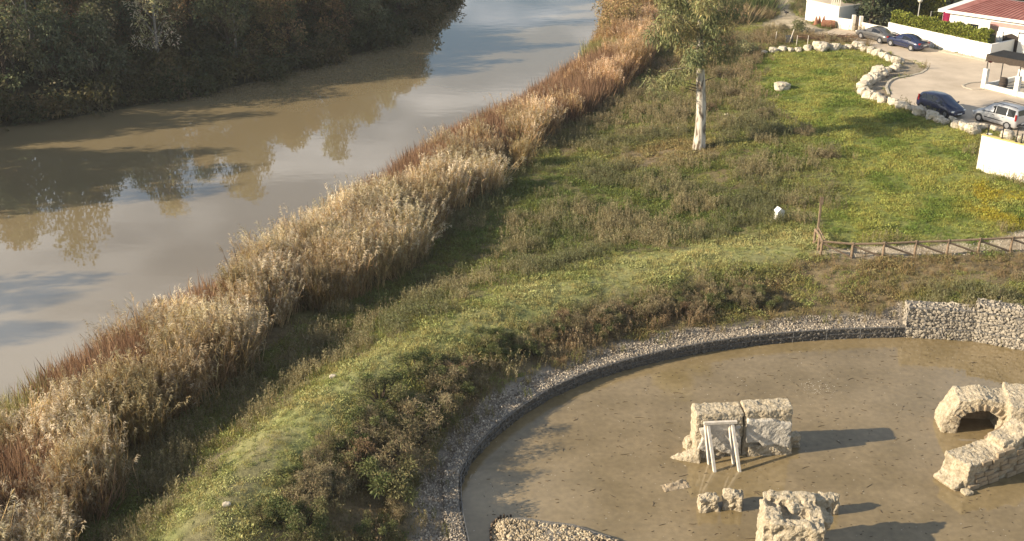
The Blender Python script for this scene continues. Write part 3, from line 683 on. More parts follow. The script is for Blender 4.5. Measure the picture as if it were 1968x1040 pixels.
t = t * (0.75 + 0.5 * rng.random((n, 1)))
s = (0.7 + 0.7 * sstep(n1, 0.35, 0.75)) * rng.uniform(0.7, 1.25, n) * (1 - 0.2 * crest)
isg = rng.random(n) < 0.45
scatter('meadow_herbs', onland(p[~isg]), upright((~isg).sum(), 0.15), np.repeat(s[~isg][:, None], 3, 1), rng.integers(0, 6, (~isg).sum()), t[~isg], HERB, 'low green leafy herbs covering the meadow and lawn', 'ground cover')
scatter('meadow_grass', onland(p[isg]), upright(isg.sum(), 0.15), np.repeat(s[isg][:, None], 3, 1), rng.integers(0, 4, isg.sum()), t[isg] * np.array((1.12, 1.0, 0.95)), GRASS, 'short grass blades covering the meadow and embankment', 'grass')

# tall feathery grey-green weeds of the meadow
p = rand_in(AREA, 4.6); p = p[land(p)]
lawn, crest = soft(p, LAWN, 2.0), crest_k(p, 3.6)
mead = 1 - np.maximum(lawn, crest)
k = sstep(nz(p, 3.0, 5), 0.38, 0.62) * mead * (1 - bare_k(p)) * (1 - soft(p, TREE_PATCH, 1)) * (1 - soft(p, BARE, 1.2)) * (1 - soft(p, BARE2, 1))
keep = rng.random(len(p)) < k; p = p[keep]; n = len(p)
sl = soft(p, SLOPE, 1.0); fr = sstep(p[:, 1], 92, 120)
t = mixc((0.20, 0.205, 0.10), (0.34, 0.295, 0.165), sstep(nz(p, 4.5, 60), 0.35, 0.65))
kk = (np.maximum(sl, fr * 0.7) * sstep(nz(p, 2.5, 80), 0.3, 0.6))[:, None]; t = t * (1 - kk) + mixc((0.27, 0.19, 0.11), (0.42, 0.32, 0.195), rng.random(n)) * kk
t = t * (0.75 + 0.5 * rng.random((n, 1)))
s = rng.uniform(0.6, 1.15, n) * (0.7 + 0.5 * nz(p, 3, 5)) * (1 - 0.62 * sl * sstep(p[:, 0], 12, 17))
scatter('meadow_weeds', onland(p), upright(n, 0.1), np.repeat(s[:, None], 3, 1), rng.integers(0, 7, n), t, WEED, 'tall feathery grey green and brown weeds over the meadow', 'weeds')

# weeds creeping into the gravel
p = rand_in(GRAVEL, 7.0); do_ = seg_dist(p, W(GRAVEL_PX, -0.78)); p = p[rng.random(len(p)) < 0.9 * (1 - sstep(do_, 0.0, 1.3)) * sstep(nz(p, 1.6, 44), 0.3, 0.6) + 0.03]; n = len(p)
s = rng.uniform(0.35, 0.85, n); t = mixc((0.17, 0.19, 0.06), (0.34, 0.26, 0.15), rng.random(n)) * (0.7 + 0.6 * rng.random((n, 1)))
scatter('gravel_weeds', onland(p), upright(n, 0.15), np.repeat(s[:, None], 3, 1), rng.integers(0, 7, n), t, WEED, 'small weeds creeping over the outer edge of the gravel strip', 'weeds')
# pebbles of the gravel strip
def pebble(seed):
    bm = bmesh.new(); bmesh.ops.create_icosphere(bm, subdivisions=1, radius=0.5); rr = random.Random(seed)
    for v in bm.verts: v.co *= rr.uniform(0.75, 1.15); v.co.z *= 0.65
    me = bpy.data.meshes.new('pebble'); bm.to_mesh(me); bm.free(); me.materials.append(M['pebble']); return me
def inst_mat(name, rough=0.9):
    m, n_, l, b = new_mat(name); b.inputs['Roughness'].default_value = rough; b.inputs['Specular IOR Level'].default_value = 0.25
    a = n_.new('ShaderNodeAttribute'); a.attribute_type = 'INSTANCER'; a.attribute_name = 'tint'; l.new(a.outputs['Color'], b.inputs['Base Color']); return m
M['pebble'] = inst_mat('pebble_stone')
PEB = [pebble(i) for i in range(6)]
gp = rand_in(GRAVEL, 210); n = len(gp); de = seg_dist(gp, POND_EDGE)
do_ = seg_dist(gp, W(GRAVEL_PX, -0.78)); keep = (de > 0.10) & (rng.random(n) < 0.4 + 1.0 * sstep(nz(gp, 1.1), 0.3, 0.6)) & (do_ > 0.6 * sstep(nz(gp, 1.6, 44), 0.42, 0.75) - 0.1); gp = gp[keep]; n = len(gp)
s = rng.uniform(0.035, 0.08, n) + 0.08 * rng.random(n) ** 4
gh = onland(gp, 0.02); dk = seg_dist(gp, POND_EDGE); gh[:, 2] = np.where(dk < 0.80, -0.845, gh[:, 2])
scatter('gravel', gh, rng.random((n, 3)) * 6.28, np.c_[s * rng.uniform(0.8, 1.5, n), s, s], rng.integers(0, 6, n), mixc((0.15, 0.12, 0.088), (0.58, 0.50, 0.39), rng.random(n) ** 1.4), PEB, 'pale loose gravel on the strip behind the low gabion wall', 'gravel')
# gravel on the path behind the fence
gp = rand_in(FENCE_PATH, 30); n = len(gp); s = rng.uniform(0.04, 0.09, n)
scatter('path_gravel', onland(gp, 0.01), rng.random((n, 3)) * 6.28, np.c_[s, s, s], rng.integers(0, 6, n), mixc((0.36, 0.31, 0.24), (0.56, 0.50, 0.41), rng.random(n)), PEB, 'fine pale gravel on the path behind the wooden fence', 'gravel')

# ------------------------------------------------------------------ trees
def leaf_cloud(centers, radii, per, leaf, width, cols, rg, flat=0.8, shell=0.45, droop=0.2, upbias=0.2):
    Vs, Cs = [], []
    for c, r, k in zip(centers, radii, per):
        d = rg.normal(size=(k, 3)); d /= np.linalg.norm(d, axis=1)[:, None]
        rad = r * (shell + (1 - shell) * rg.random((k, 1)) ** 0.6) * rg.uniform(0.7, 1.12, (k, 1))
        b = np.asarray(c) + d * rad * np.array((1, 1, flat))
        dd = d + rg.normal(0, 0.7, (k, 3)); dd[:, 2] += upbias
        Vs.append(diamonds(b, dd, leaf * rg.uniform(0.6, 1.4, k), width * rg.uniform(0.7, 1.3, k), droop, rg))
        base = np.asarray(cols[rg.integers(len(cols))]); Cs.append(jit(k, base, 0.22, rg))
    return np.vstack(Vs), np.vstack(Cs)
def tree_meshes(seed, hgt, crown_r, crown_lo, leaf, width, cols, nclump=34, per=170, trunk_r=0.18, sparse=1.0, lmat=None, bmat=None, leaders=1, top_taper=0.55):
    rg = np.random.default_rng(seed); g = G(); cs, rs, ks = [], [], []
    top = np.array([rg.normal(0, 0.3), rg.normal(0, 0.3), hgt * 0.9])
    for q in range(leaders):
        off = rg.normal(0, 0.25 if leaders > 1 else 0, 2); tq = top + np.r_[rg.normal(0, 1.2 if leaders > 1 else 0.0, 2), 0]
        pts = [np.r_[off, -0.4], np.r_[off, 0] * 1.0 + np.array([0, 0, hgt * 0.25]) + (tq * np.array((0.25, 0.25, 0))), tq * np.array((0.5, 0.5, 0)) + np.array([rg.normal(0, 0.15), rg.normal(0, 0.15), hgt * 0.55]), tq]
        g.tube(pts, [trunk_r * 1.25, trunk_r, trunk_r * 0.65, trunk_r * 0.2], 7)
    for i in range(nclump):
        f = rg.random(); z = crown_lo + (hgt - crown_lo) * f; rr = crown_r * (1 - top_taper * f) * np.sqrt(np.sin(np.pi * (0.15 + 0.8 * f)))
        an = rg.uniform(0, 6.28); q = rr * np.sqrt(rg.random()) ; c = np.array([math.cos(an) * q, math.sin(an) * q, z])
        r = crown_r * rg.uniform(0.22, 0.42); cs.append(c); rs.append(r); ks.append(int(per * (r / (0.32 * crown_r)) ** 2 * rg.uniform(0.5, 1.3)))
        if rg.random() < 0.7:
            z0 = max(crown_lo * 0.6, z - q * 0.9 - 0.4); st = top * (z0 / hgt); st[2] = z0
            m_ = (st + c) / 2 + np.array([0, 0, 0.15]); g.tube([st, m_, c], [trunk_r * 0.42, trunk_r * 0.26, trunk_r * 0.08], 5)
    V, C = leaf_cloud(cs, rs, ks, leaf, width, cols, rg)
    return g.mesh('trunk', True), quads_mesh('crown', V, C, lmat), bmat
M['tree_leaf'] = leaf_mat('tree_leaf', (1, 1, 1), 0.28, objvar=0.5)
M['tree_leaf2'] = leaf_mat('tree_leaf_pale', (1, 1, 1), 0.3)
DARK = [(0.11, 0.125, 0.06), (0.14, 0.145, 0.065), (0.175, 0.155, 0.08), (0.11, 0.13, 0.07)]
BROWN = [(0.24, 0.16, 0.08), (0.19, 0.14, 0.065), (0.17, 0.145, 0.06), (0.28, 0.18, 0.085)]
GREYG = [(0.14, 0.155, 0.085), (0.19, 0.19, 0.11), (0.12, 0.135, 0.07)]
FAR_FORMS = []
for i, (hh, cr, lo, cols) in enumerate([(11, 3.4, 1.5, DARK), (9.5, 3.6, 1.0, DARK), (12, 3.2, 2.5, GREYG), (8.5, 3.0, 0.8, BROWN), (10, 3.3, 1.2, DARK + BROWN), (7.5, 2.8, 0.6, GREYG + DARK)]):
    FAR_FORMS.append(tree_meshes(500 + i, hh, cr, lo, 0.34, 0.17, cols, nclump=38, per=95, trunk_r=0.17, lmat=M['tree_leaf'], bmat=M['bark']))
def plant_tree(name, form, loc, rz, sc, label, cat='tree', group=None):
    t = empty(name, loc, rz, label, cat, group); t.scale = sc if hasattr(sc, '__len__') else (sc, sc, sc)
    mesh_obj('trunk', form[0], form[2], t); mesh_obj('crown', form[1], None, t); return t
# wood on the far bank: rows follow the water's edge
fb = FAR_BANK; seglen = np.r_[0, np.cumsum(np.hypot(*np.diff(fb, axis=0).T))]
def along(s):
    x = np.interp(s, seglen, fb[:, 0]); y = np.interp(s, seglen, fb[:, 1]); e = 0.5
    x2 = np.interp(s + e, seglen, fb[:, 0]); y2 = np.interp(s + e, seglen, fb[:, 1]); t = np.array([x2 - x, y2 - y]); t /= np.hypot(*t)
    return np.array([x, y]), np.array([-t[1], t[0]])
s0 = seglen[3] - 28; s1 = seglen[-3] + 30; rt = random.Random(5)
sv = s0; row = 0; spots = []
while sv < s1:
    for rowi, (dmin, dmax) in enumerate(((2.5, 5.0), (7.5, 11), (14, 20))):
        if rowi and rt.random() < 0.1: continue
        q, nn = along(sv + rt.uniform(-1.5, 1.5)); spots.append((q + nn * rt.uniform(dmin, dmax), rowi))
    sv += rt.uniform(4.0, 6.0)
pale_c = ground(305, 130); pale_xy = np.array(pale_c[:2])
for xy, rowi in spots:
    if np.hypot(*(xy - pale_xy)) < 3.2: continue
    k = rt.choice((0, 1, 4, 5, 3, 3) if rowi == 0 else (0, 2, 4, 1, 3, 2))
    yq = xy[1] + 0.25 * (0, 8, 15)[rowi]
    hwant = float(np.interp(yq, [40, 52, 54, 64, 67, 76, 79, 91, 95, 102, 105, 120, 128, 200], [9, 11, 15.5, 15.5, 7, 7, 15, 15, 8, 8, 13.5, 13.5, 9.5, 9.5]))
    sc = hwant / 10.5 * (rt.uniform(0.75, 0.95) if rowi == 0 else rt.uniform(0.9, 1.12))
    lab = ('dark leafy tree at the water edge of the far bank wood', 'taller dark tree behind the water edge trees of the far bank', 'tall shaded tree deep in the far bank wood')[rowi]
    plant_tree('riverside_tree', FAR_FORMS[k], (xy[0], xy[1], hz(*xy) - 0.1), rt.uniform(0, 6.28), (0.35 + 0.65 * sc, 0.35 + 0.65 * sc, sc * rt.uniform(0.9, 1.1)), lab, 'tree', ('trees at the far water edge', 'trees of the second row of the wood', 'trees deep in the wood')[rowi])
# the pale sunlit tree and two bare snags of the far bank
pf = tree_meshes(560, 11.5, 3.0, 2.2, 0.36, 0.13, [(0.55, 0.47, 0.29), (0.42, 0.39, 0.19), (0.62, 0.54, 0.38)], nclump=34, per=70, trunk_r=0.15, lmat=M['tree_leaf2'], bmat=M['pale_bark'])
plant_tree('pale_tree', pf, pale_c, 0.4, 1.0, 'pale half bare sunlit tree standing out in the dark wood', 'tree')
def snag(name, loc, hgt, seed, label, n=7):
    rg = np.random.default_rng(seed); t = empty(name, loc, 0, label, 'tree'); g = G(); g.tube([(0, 0, -0.3), (0.1, 0, hgt * 0.5), (0.0, 0.1, hgt * 0.8)], [0.16, 0.12, 0.05], 6); g.obj('trunk', M['pale_bark'], t, smooth=True)
    for i in range(n):
        g = G(); z = hgt * rg.uniform(0.2, 0.75); an = rg.uniform(0, 6.28); L = hgt * rg.uniform(0.25, 0.5)
        e = np.array([math.cos(an) * L * 0.45, math.sin(an) * L * 0.45, z + L]); g.tube([(0.05, 0, z), e * np.array((0.55, 0.55, 1)) - np.array((0, 0, L * 0.4)), e], [0.07, 0.05, 0.015], 5)
        g.obj('limb', M['pale_bark'], t, smooth=True)
    return t
snag('bare_tree', ground(70, 150), 7.5, 3, 'bare forked dead tree with pale limbs by the left photo edge', 9)
snag('bare_sapling', ground(28, 150), 5.0, 4, 'small bare pale sapling left of the forked dead tree', 5)
snag('leaning_dead_tree', ground(455, 120), 7.0, 8, 'thin bare pale trunk right of the sunlit tree', 4)
# undergrowth hanging over the water along the far bank
def bush_form(seed, cols, per=60, n=7, leaf=0.3):
    rg = np.random.default_rng(seed); cs = [np.array([rg.normal(0, 0.8), rg.normal(0, 0.8), rg.uniform(0.3, 1.6)]) for _ in range(n)]
    V, C = leaf_cloud(cs, [rg.uniform(0.5, 0.9) for _ in cs], [per] * n, leaf, leaf * 0.5, cols, rg); return quads_mesh('bush_form', V, C, M['weed_leaf'])
UB = [bush_form(600 + i, [(1, 1, 1), (0.8, 0.85, 0.7), (1.1, 1.0, 0.8)]) for i in range(5)]
ub = []
for sv in np.arange(s0, s1, 0.75):
    for _ in range(3):
        q, nn = along(sv + rng.normal(0, 0.5)); ub.append(q + nn * (rng.random() ** 1.3 * 13 - 0.2))
ub = np.array(ub); n = len(ub); s = rng.uniform(0.7, 1.5, n)
scatter('bank_undergrowth', onland(ub, -0.2), upright(n, 0.15), np.c_[s, s, s * rng.uniform(0.8, 1.4, n)], rng.integers(0, 5, n),
        mixc((0.075, 0.085, 0.036), (0.17, 0.13, 0.065), rng.random(n) ** 2.0), UB, 'dense dark undergrowth overhanging the water of the far bank', 'undergrowth')

# eucalyptus on the meadow
ec = ground(1343, 287)
eu = empty('eucalyptus_tree', ec, 0, 'tall eucalyptus with peeling white trunk on the meadow', 'tree')
def euc_axis(z): return np.array([-0.042 * z + 0.12 * math.sin(z * 0.5), 0.05 * math.sin(z * 0.4), z])
g = G(); zs = np.linspace(-0.3, 19, 24)
g.tube([euc_axis(z) for z in zs], [0.46 * (1 - 0.045 * max(z, 0)) + 0.16 * math.exp(-max(z, 0) * 1.6) + 0.02 * math.sin(z * 7) if z < 18 else 0.08 for z in zs], 14)
tk = g.obj('trunk', M['euc'], eu, smooth=True)
rg = np.random.default_rng(77); cs, rs, ks = [], [], []
def limb(z0, an, L, rise, hang=0.0, r=0.11):
    a = euc_axis(z0); e = a + np.array([math.cos(an) * L, math.sin(an) * L, rise]); m = (a + e) / 2 + np.array([0, 0, 0.35])
    g = G(); g.tube([a, m, e], [r * 0.7, r * 0.42, r * 0.12], 6); g.obj('limb', M['pale_bark'], eu, smooth=True)
    for f in (0.4, 0.7, 0.95, 1.2):
        q = a + (e - a) * f + rg.normal(0, 0.35, 3); q[2] -= hang * f
        cs.append(q); rs.append(rg.uniform(0.75, 1.3)); ks.append(int(rg.uniform(200, 330)))
for z0, an, L, rise, hang in ((6.2, 3.3, 2.6, 0.5, 0.9), (7.3, 0.2, 2.0, 1.0, 0.2), (7.8, 4.4, 2.4, 1.2, 0.5), (8.3, 3.0, 3.0, 1.4, 0.6), (8.6, 1.2, 2.2, 1.2, 0.3), (9.0, 5.6, 2.2, 1.4, 0.3),
        (9.5, 3.6, 2.8, 1.6, 0.4), (10, 0.5, 2.4, 1.3, 0.3), (10.4, 2.0, 2.6, 1.4, 0.3), (10.9, 4.7, 2.4, 1.5, 0.3), (11.4, 3.2, 3.0, 1.6, 0.3), (11.9, 0.0, 2.6, 1.5, 0.2), (12.3, 5.4, 2.4, 1.6, 0.2),
        (12.8, 2.4, 2.8, 1.7, 0.2), (13.4, 3.9, 2.8, 1.7, 0.2), (14, 1.0, 2.6, 1.7, 0.2), (14.6, 5.0, 2.4, 1.7, 0.1), (15.2, 3.0, 2.6, 1.8, 0.1), (16, 0.3, 2.2, 1.9, 0), (16.6, 4.2, 2.0, 2.0, 0), (17.2, 2.2, 1.8, 2.0, 0), (18.0, 1.0, 1.2, 2.0, 0)):
    limb(z0, an, L, rise, hang)
for z0, an in ((5.2, 3.0), (5.0, 3.5), (4.7, 2.9), (5.6, 0.3)):
    a = euc_axis(z0); e = a + np.array([math.cos(an) * 1.3, math.sin(an) * 0.9, 0.35]); g = G(); g.tube([a, e], [0.06, 0.02], 5); g.obj('stub', M['dark_wood'], eu)
V, C = leaf_cloud(cs, rs, ks, 0.30, 0.085, [(0.25, 0.25, 0.11), (0.31, 0.30, 0.135), (0.20, 0.215, 0.095), (0.37, 0.31, 0.14)], rg, flat=0.9, shell=0.2, droop=0.5, upbias=-0.25)
mesh_obj('crown', quads_mesh('crown', V, C, M['tree_leaf2']), None, eu)

# golden willow scrub and bushes at the head of the near bank
M['bush_leaf'] = leaf_mat('bush_leaf', (1, 1, 1), 0.3)
def bush_mesh(seed, r, hgt, cols, leaf=0.2, width=0.08, n=22, per=110, stems=10, shell=0.3):
    rg = np.random.default_rng(seed); g = G(); cs, rs = [], []
    for i in range(n):
        an = rg.uniform(0, 6.28); q = r * math.sqrt(rg.random()) * 0.85; z = hgt * (0.25 + 0.65 * rg.random()) * (1 - 0.35 * (q / r) ** 2); cs.append(np.array([math.cos(an) * q, math.sin(an) * q, z])); rs.append(rg.uniform(0.22, 0.4) * min(r, hgt * 0.8))
        if i < stems: g.tube([(cs[-1][0] * 0.15, cs[-1][1] * 0.15, -0.2), cs[-1] * np.array((0.6, 0.6, 0.6)), cs[-1]], [0.035, 0.025, 0.01], 4)
    V, C = leaf_cloud(cs, rs, [per] * n, leaf, width, cols, rg, shell=shell)
    return g.mesh('stems'), quads_mesh('foliage', V, C, M['bush_leaf'])
def plant_bush(name, form, loc, rz, sc, label, cat='bush', group=None):
    t = empty(name, loc, rz, label, cat, group); t.scale = (sc, sc, sc) if not hasattr(sc, '__len__') else sc
    mesh_obj('stems', form[0], M['twig'], t); mesh_obj('foliage', form[1], None, t); return t
GOLD = [(0.34, 0.235, 0.10), (0.27, 0.20, 0.085), (0.40, 0.29, 0.14), (0.24, 0.19, 0.075)]
gb = [bush_mesh(700 + i, 3.0, 4.2, GOLD, 0.24, 0.1, 26, 120) for i in range(3)]
for i, (px, py, sc, lab) in enumerate(((1195, 75, 1.25, 'large golden leaved scrub where the bank meets the open river'), (1240, 45, 1.2, 'golden scrub left of the eucalyptus crown, rearmost of the clump'), (1250, 105, 0.85, 'golden scrub just left of the eucalyptus trunk top'), (1175, 20, 1.0, 'golden bush at the top of the river bank by the water'), (1300, 30, 1.1, 'golden brown scrub hidden behind the eucalyptus crown'), (1330, 120, 0.6, 'low golden scrub right behind the eucalyptus trunk'))):
    plant_bush('golden_scrub', gb[i % 3], ground(px, py), i * 1.3, sc, lab)
brn = [bush_mesh(720 + i, 1.0, 1.1, [(0.25, 0.20, 0.11), (0.33, 0.27, 0.155), (0.185, 0.155, 0.083)], 0.10, 0.02, 18, 190, shell=0.1) for i in range(4)]
rus = [bush_mesh(730 + i, 1.0, 1.0, [(0.25, 0.165, 0.09), (0.19, 0.13, 0.07), (0.31, 0.215, 0.125)], 0.10, 0.02, 18, 190, shell=0.1) for i in range(3)]
grn = [bush_mesh(740 + i, 1.0, 1.0, [(0.11, 0.13, 0.045), (0.15, 0.16, 0.06), (0.19, 0.175, 0.075)], 0.085, 0.032, 18, 200, shell=0.15) for i in range(3)]
rb = random.Random(21)
LINE = [(600, 1010), (650, 950), (690, 900), (735, 860), (790, 810), (850, 765), (900, 730), (960, 700), (1010, 680), (1070, 660), (1130, 640), (1200, 622), (1270, 608), (1340, 595), (1420, 592), (1490, 588)]
for i, (px, py) in enumerate(LINE):
    for j in range(4):
        qx, qy = px + rb.uniform(-35, 35) - (0, 18, 40, 20)[j], py + rb.uniform(-10, 10) - (0, 26, 44, 12)[j] * (0.9 if px < 900 else 0.5)
        k = rb.random(); loc = ground(qx, qy)
        f, nm, lab, gr = (brn[rb.randrange(4)], 'dry_weed_bush', 'brown dry weed bush on the slope between embankment crest and gravel', 'brown weed bushes of the slope') if k < 0.38 else (rus[rb.randrange(3)], 'rusty_weed_bush', 'rust coloured withered weed bush on the slope above the gravel', 'rusty weed bushes of the slope') if k < 0.44 else (grn[rb.randrange(3)], 'green_weed_bush', 'dark green weed bush on the slope above the gravel', 'green weed bushes of the slope')
        plant_bush(nm, f, loc, rb.uniform(0, 6.28), rb.uniform(0.6, 1.05) * (1.35 if px < 950 else 1.0), lab, 'bush', gr)
for i, (px, py, sc, f, lab) in enumerate(((1075, 700, 0.5, rus[0], 'small rusty bush at the gravel edge near the low wall'), (770, 990, 0.9, brn[1], 'brown weed bush at the gravel edge near the photo bottom'), (745, 930, 0.9, brn[2], 'brown weed bush overhanging the left end of the gravel'), (720, 1030, 1.0, grn[0], 'dark green bush at the bottom edge left of the gravel'), (560, 930, 0.8, grn[1], 'green bush on the embankment near the bare soil'), (500, 1000, 0.7, grn[2], 'green bush right of the bare soil at the bottom'),
        (772, 905, 1.7, brn[0], 'tall brown weed bush leaning over the gravel, left one'), (790, 858, 1.75, brn[3], 'tall brown weed bush leaning over the gravel, upper one'), (748, 958, 1.8, grn[2], 'tall green weed bush above the left end of the gravel'), (825, 815, 1.6, brn[2], 'tall brown weed bush at the bend of the gravel strip'), (1440, 588, 0.7, grn[1], 'dark green bush above the gravel before the fence slope'), (1310, 602, 0.8, rus[1], 'rusty bush clump midway along the slope'))):
    plant_bush('slope_bush', f, ground(px, py), i * 0.9, sc, lab)
for i, (px, py, sc, f, lab) in enumerate(((1430, 108, 1.1, None, 'pale green shrub left of the boulder row'), (1500, 64, 1.0, brn[0], 'dark brown bush behind the far boulder row'), (1535, 62, 1.0, None, 'pale green twiggy bush on the sandy patch'), (1385, 150, 1.2, brn[3], 'brown scrub right of the eucalyptus trunk'), (1400, 185, 1.0, brn[2], 'brown scrub right of the eucalyptus, nearer one'), (1390, 90, 1.4, rus[2], 'reddish brown scrub behind the eucalyptus on the right'),
        (1470, 230, 1.0, brn[0], 'dry bush at the left edge of the lawn'), (1545, 262, 1.0, brn[1], 'dry bush at the near tip of the lawn'), (1590, 305, 0.9, brn[3], 'purplish brown bush in the grass right of the tall weeds'), (1360, 215, 0.9, rus[0], 'reddish weeds close right of the eucalyptus trunk'), (1310, 225, 0.9, brn[2], 'pale brown weeds left of the eucalyptus base'))):
    if f is None: f = bush_mesh(760 + i, 1.2, 1.5, [(0.20, 0.20, 0.09), (0.26, 0.24, 0.12), (0.16, 0.175, 0.08)], 0.2, 0.07, 16, 90)
    plant_bush('scrub_bush', f, ground(px, py), i * 1.7, sc, lab)
# cane clumps by the sandy path
def cane(name, seed, loc, hgt, n, col, label, spread=0.8):
    rg = np.random.default_rng(seed); b = np.c_[rg.normal(0, spread, (n, 2)), np.full(n, -0.1)]; d = np.c_[b[:, :2] * 0.22 + rg.normal(0, 0.12, (n, 2)), np.ones(n)]
    V = diamonds(b, d, hgt * rg.uniform(0.55, 1.1, n), 0.07, 0.1, rg); t = empty(name, loc, 0, label, 'cane')
    mesh_obj('stalks', quads_mesh('stalks', V, jit(n, col, 0.2, rg), M['bush_leaf']), None, t); return t
cane('dry_cane', 1, ground(1412, 42), 3.0, 420, (0.36, 0.27, 0.15), 'pale dry grass clump left of the sandy path', 1.0)
cane('green_cane', 2, ground(1452, 18), 3.2, 420, (0.11, 0.14, 0.05), 'green cane clump at the top beside the shaded path', 1.3)
cane('green_cane', 3, ground(1380, 22), 3.4, 420, (0.15, 0.16, 0.06), 'green cane clump behind the pale dry grass', 1.6)

# ------------------------------------------------------------------ gabion walls
def offset_line(line, d):
    out = []
    for i in range(len(line)):
        t = line[min(i + 1, len(line) - 1)] - line[max(i - 1, 0)]; t = t / np.hypot(*t); out.append(line[i] + np.array([-t[1], t[0]]) * d)
    return np.array(out)
def resample(line, step):
    L = np.r_[0, np.cumsum(np.hypot(*np.diff(line, axis=0).T))]; s = np.arange(0, L[-1], step)
    return np.c_[np.interp(s, L, line[:, 0]), np.interp(s, L, line[:, 1])]
def strip_solid(inner, outer, z0, z1):
    n = len(inner); g = G()
    V = [(*p, z0) for p in inner] + [(*p, z1) for p in inner] + [(*p, z1) for p in outer] + [(*p, z0) for p in outer]; F = []
    for i in range(n - 1):
        for k in range(4): F.append((k * n + i, k * n + i + 1, ((k + 1) % 4) * n + i + 1, ((k + 1) % 4) * n + i))
    F += [(0, n, 2 * n, 3 * n), (n - 1, 4 * n - 1, 3 * n - 1, 2 * n - 1)]
    return g.add(V, F)
STONES = []
for i in range(8):
    rr = random.Random(900 + i); bm = bmesh.new(); bmesh.ops.create_icosphere(bm, subdivisions=1, radius=0.5)
    for v in bm.verts: v.co *= rr.uniform(0.72, 1.2); v.co.x *= 1.2; v.co.y *= 0.42; v.co.z = max(-0.40, min(0.36, v.co.z)); v.co.y = max(-0.16, v.co.y)
    me = bpy.data.meshes.new('stone'); bm.to_mesh(me); bm.free(); me.materials.append(M['gab_stone']); STONES.append(me)
def face_stones(a, b, z0, z1, size, rr):
    """(position, angle, size) of stones packed on the wall face from a to b"""
    d = b - a; L = np.hypot(*d); d = d / L; nn = np.array([d[1], -d[0]]); ang = math.atan2(d[1], d[0]); out = []
    z = z0 + size * 0.45
    while z < z1 - size * 0.2:
        x = rr.uniform(0.1, 0.5) * size
        while x < L - size * 0.2:
            s = size * rr.uniform(0.6, 1.5); q = a + d * (x + s * 0.4) + nn * rr.uniform(-0.05, 0.05)
            out.append((q[0], q[1], min(z + rr.uniform(-0.4, 0.4) * size, z1 - size * 0.3), ang + rr.uniform(-0.3, 0.3), s, rr.uniform(-0.9, 0.9))); x += s * 0.92
        z += size * 0.76
    return out
def join_stones(name, spots, parent, rr, mat_):
    V, F = [], []; g = G()
    for x, y, z, ang, s, tilt in spots:
        me = rr.choice(STONES); Mx = Matrix.Translation((x, y, z)) @ Matrix.Rotation(ang, 4, 'Z') @ Matrix.Rotation(tilt, 4, 'Y') @ Matrix.Scale(s, 4)
        g.add([Mx @ v.co for v in me.vertices], [tuple(p.vertices) for p in me.polygons])
    o = g.obj(name, mat_, parent); o['kind'] = 'stuff'; return o
rr = random.Random(31)
fine = resample(POND_EDGE, 0.5)
i_low = int(np.argmin(np.hypot(*(fine - POND_EDGE[16]).T)))      # the tall section starts here
low = empty('low_gabion_wall', (0, 0, 0), 0, 'low curved gabion wall of grey stones rimming the muddy pond', 'wall')
lo = fine[:i_low + 1]
strip_solid(offset_line(lo, 0.05), offset_line(lo, 0.72), POND_Z - 0.5, WALL_TOP).obj('stone_core', M['gab_core'], low)
sp = []
for i in range(0, len(lo) - 1): sp += face_stones(lo[i] + 0 * lo[i], lo[i + 1], POND_Z - 0.15, WALL_TOP + 0.02, 0.15, rr)
top = rand_in(np.vstack([lo, offset_line(lo, 0.72)[::-1]]), 45)
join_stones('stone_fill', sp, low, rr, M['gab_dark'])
g = G()
wl_ = offset_line(lo, -0.05)
for zz in (WALL_TOP + 0.03, POND_Z + 0.33): g.tube([(*p, zz) for p in wl_[::2]], 0.012, 4)
g.obj('wire_edge', M['wire'], low)
g = G()
for p in wl_[::4]: g.tube([(*p, POND_Z - 0.1), (*p, WALL_TOP + 0.03)], 0.012, 4)
g.obj('basket_wire', M['wire'], low)

# tall section: lower band and taller baskets on top, two faces meeting at an angle
TALL_TOP = 0.36
tall = empty('tall_gabion_wall', (0, 0, 0), 0, 'tall gabion wall of wired pale stones at the right pond edge', 'wall')
ta = fine[i_low:]
strip_solid(offset_line(ta, 0.05), offset_line(ta, 1.0), POND_Z - 0.5, WALL_TOP).obj('lower_core', M['gab_core'], tall)
tb = np.array([POND_EDGE[16] + (POND_EDGE[17] - POND_EDGE[16]) * 0.0, POND_EDGE[17], POND_EDGE[18], POND_EDGE[19]]); tbi = offset_line(tb, 0.12)
strip_solid(tbi, offset_line(tb, 1.05), WALL_TOP, TALL_TOP).obj('upper_core', M['gab_core'], tall)
sp = []
for a, b in zip(tb[:-1], tb[1:]): sp += face_stones(a, b, POND_Z - 0.15, WALL_TOP + 0.02, 0.17, rr)
tf = offset_line(tb, 0.08)
for a, b in zip(tf[:-1], tf[1:]): sp += face_stones(a, b, WALL_TOP, TALL_TOP + 0.02, 0.185, rr)
T2 = 0.78
strip_solid(offset_line(tb, 0.13)[1:], offset_line(tb, 1.04)[1:], TALL_TOP, T2).obj('upper_core', M['gab_core'], tall)
for a, b in zip(tf[1:-1], tf[2:]): sp += face_stones(a, b, TALL_TOP, T2 + 0.02, 0.19, rr)
sp += face_stones(offset_line(tb, 1.04)[1], tf[1], TALL_TOP, T2, 0.18, rr)
sp += face_stones(offset_line(tb, 1.05)[0], tf[0], WALL_TOP, TALL_TOP, 0.18, rr)
seen = sorted(sp, key=lambda q: -(abs(q[4]) - 0.02 * max(0, q[0] - 19)))
for k, (x, y, z, ang, s, tilt) in enumerate(seen[:285]):
    mesh_obj('stone', STONES[k % 8], None, tall, (x, y, z), (0, tilt, ang), (s, s, s))
topp = rand_in(np.vstack([tf, offset_line(tb, 1.05)[::-1]]), 30)
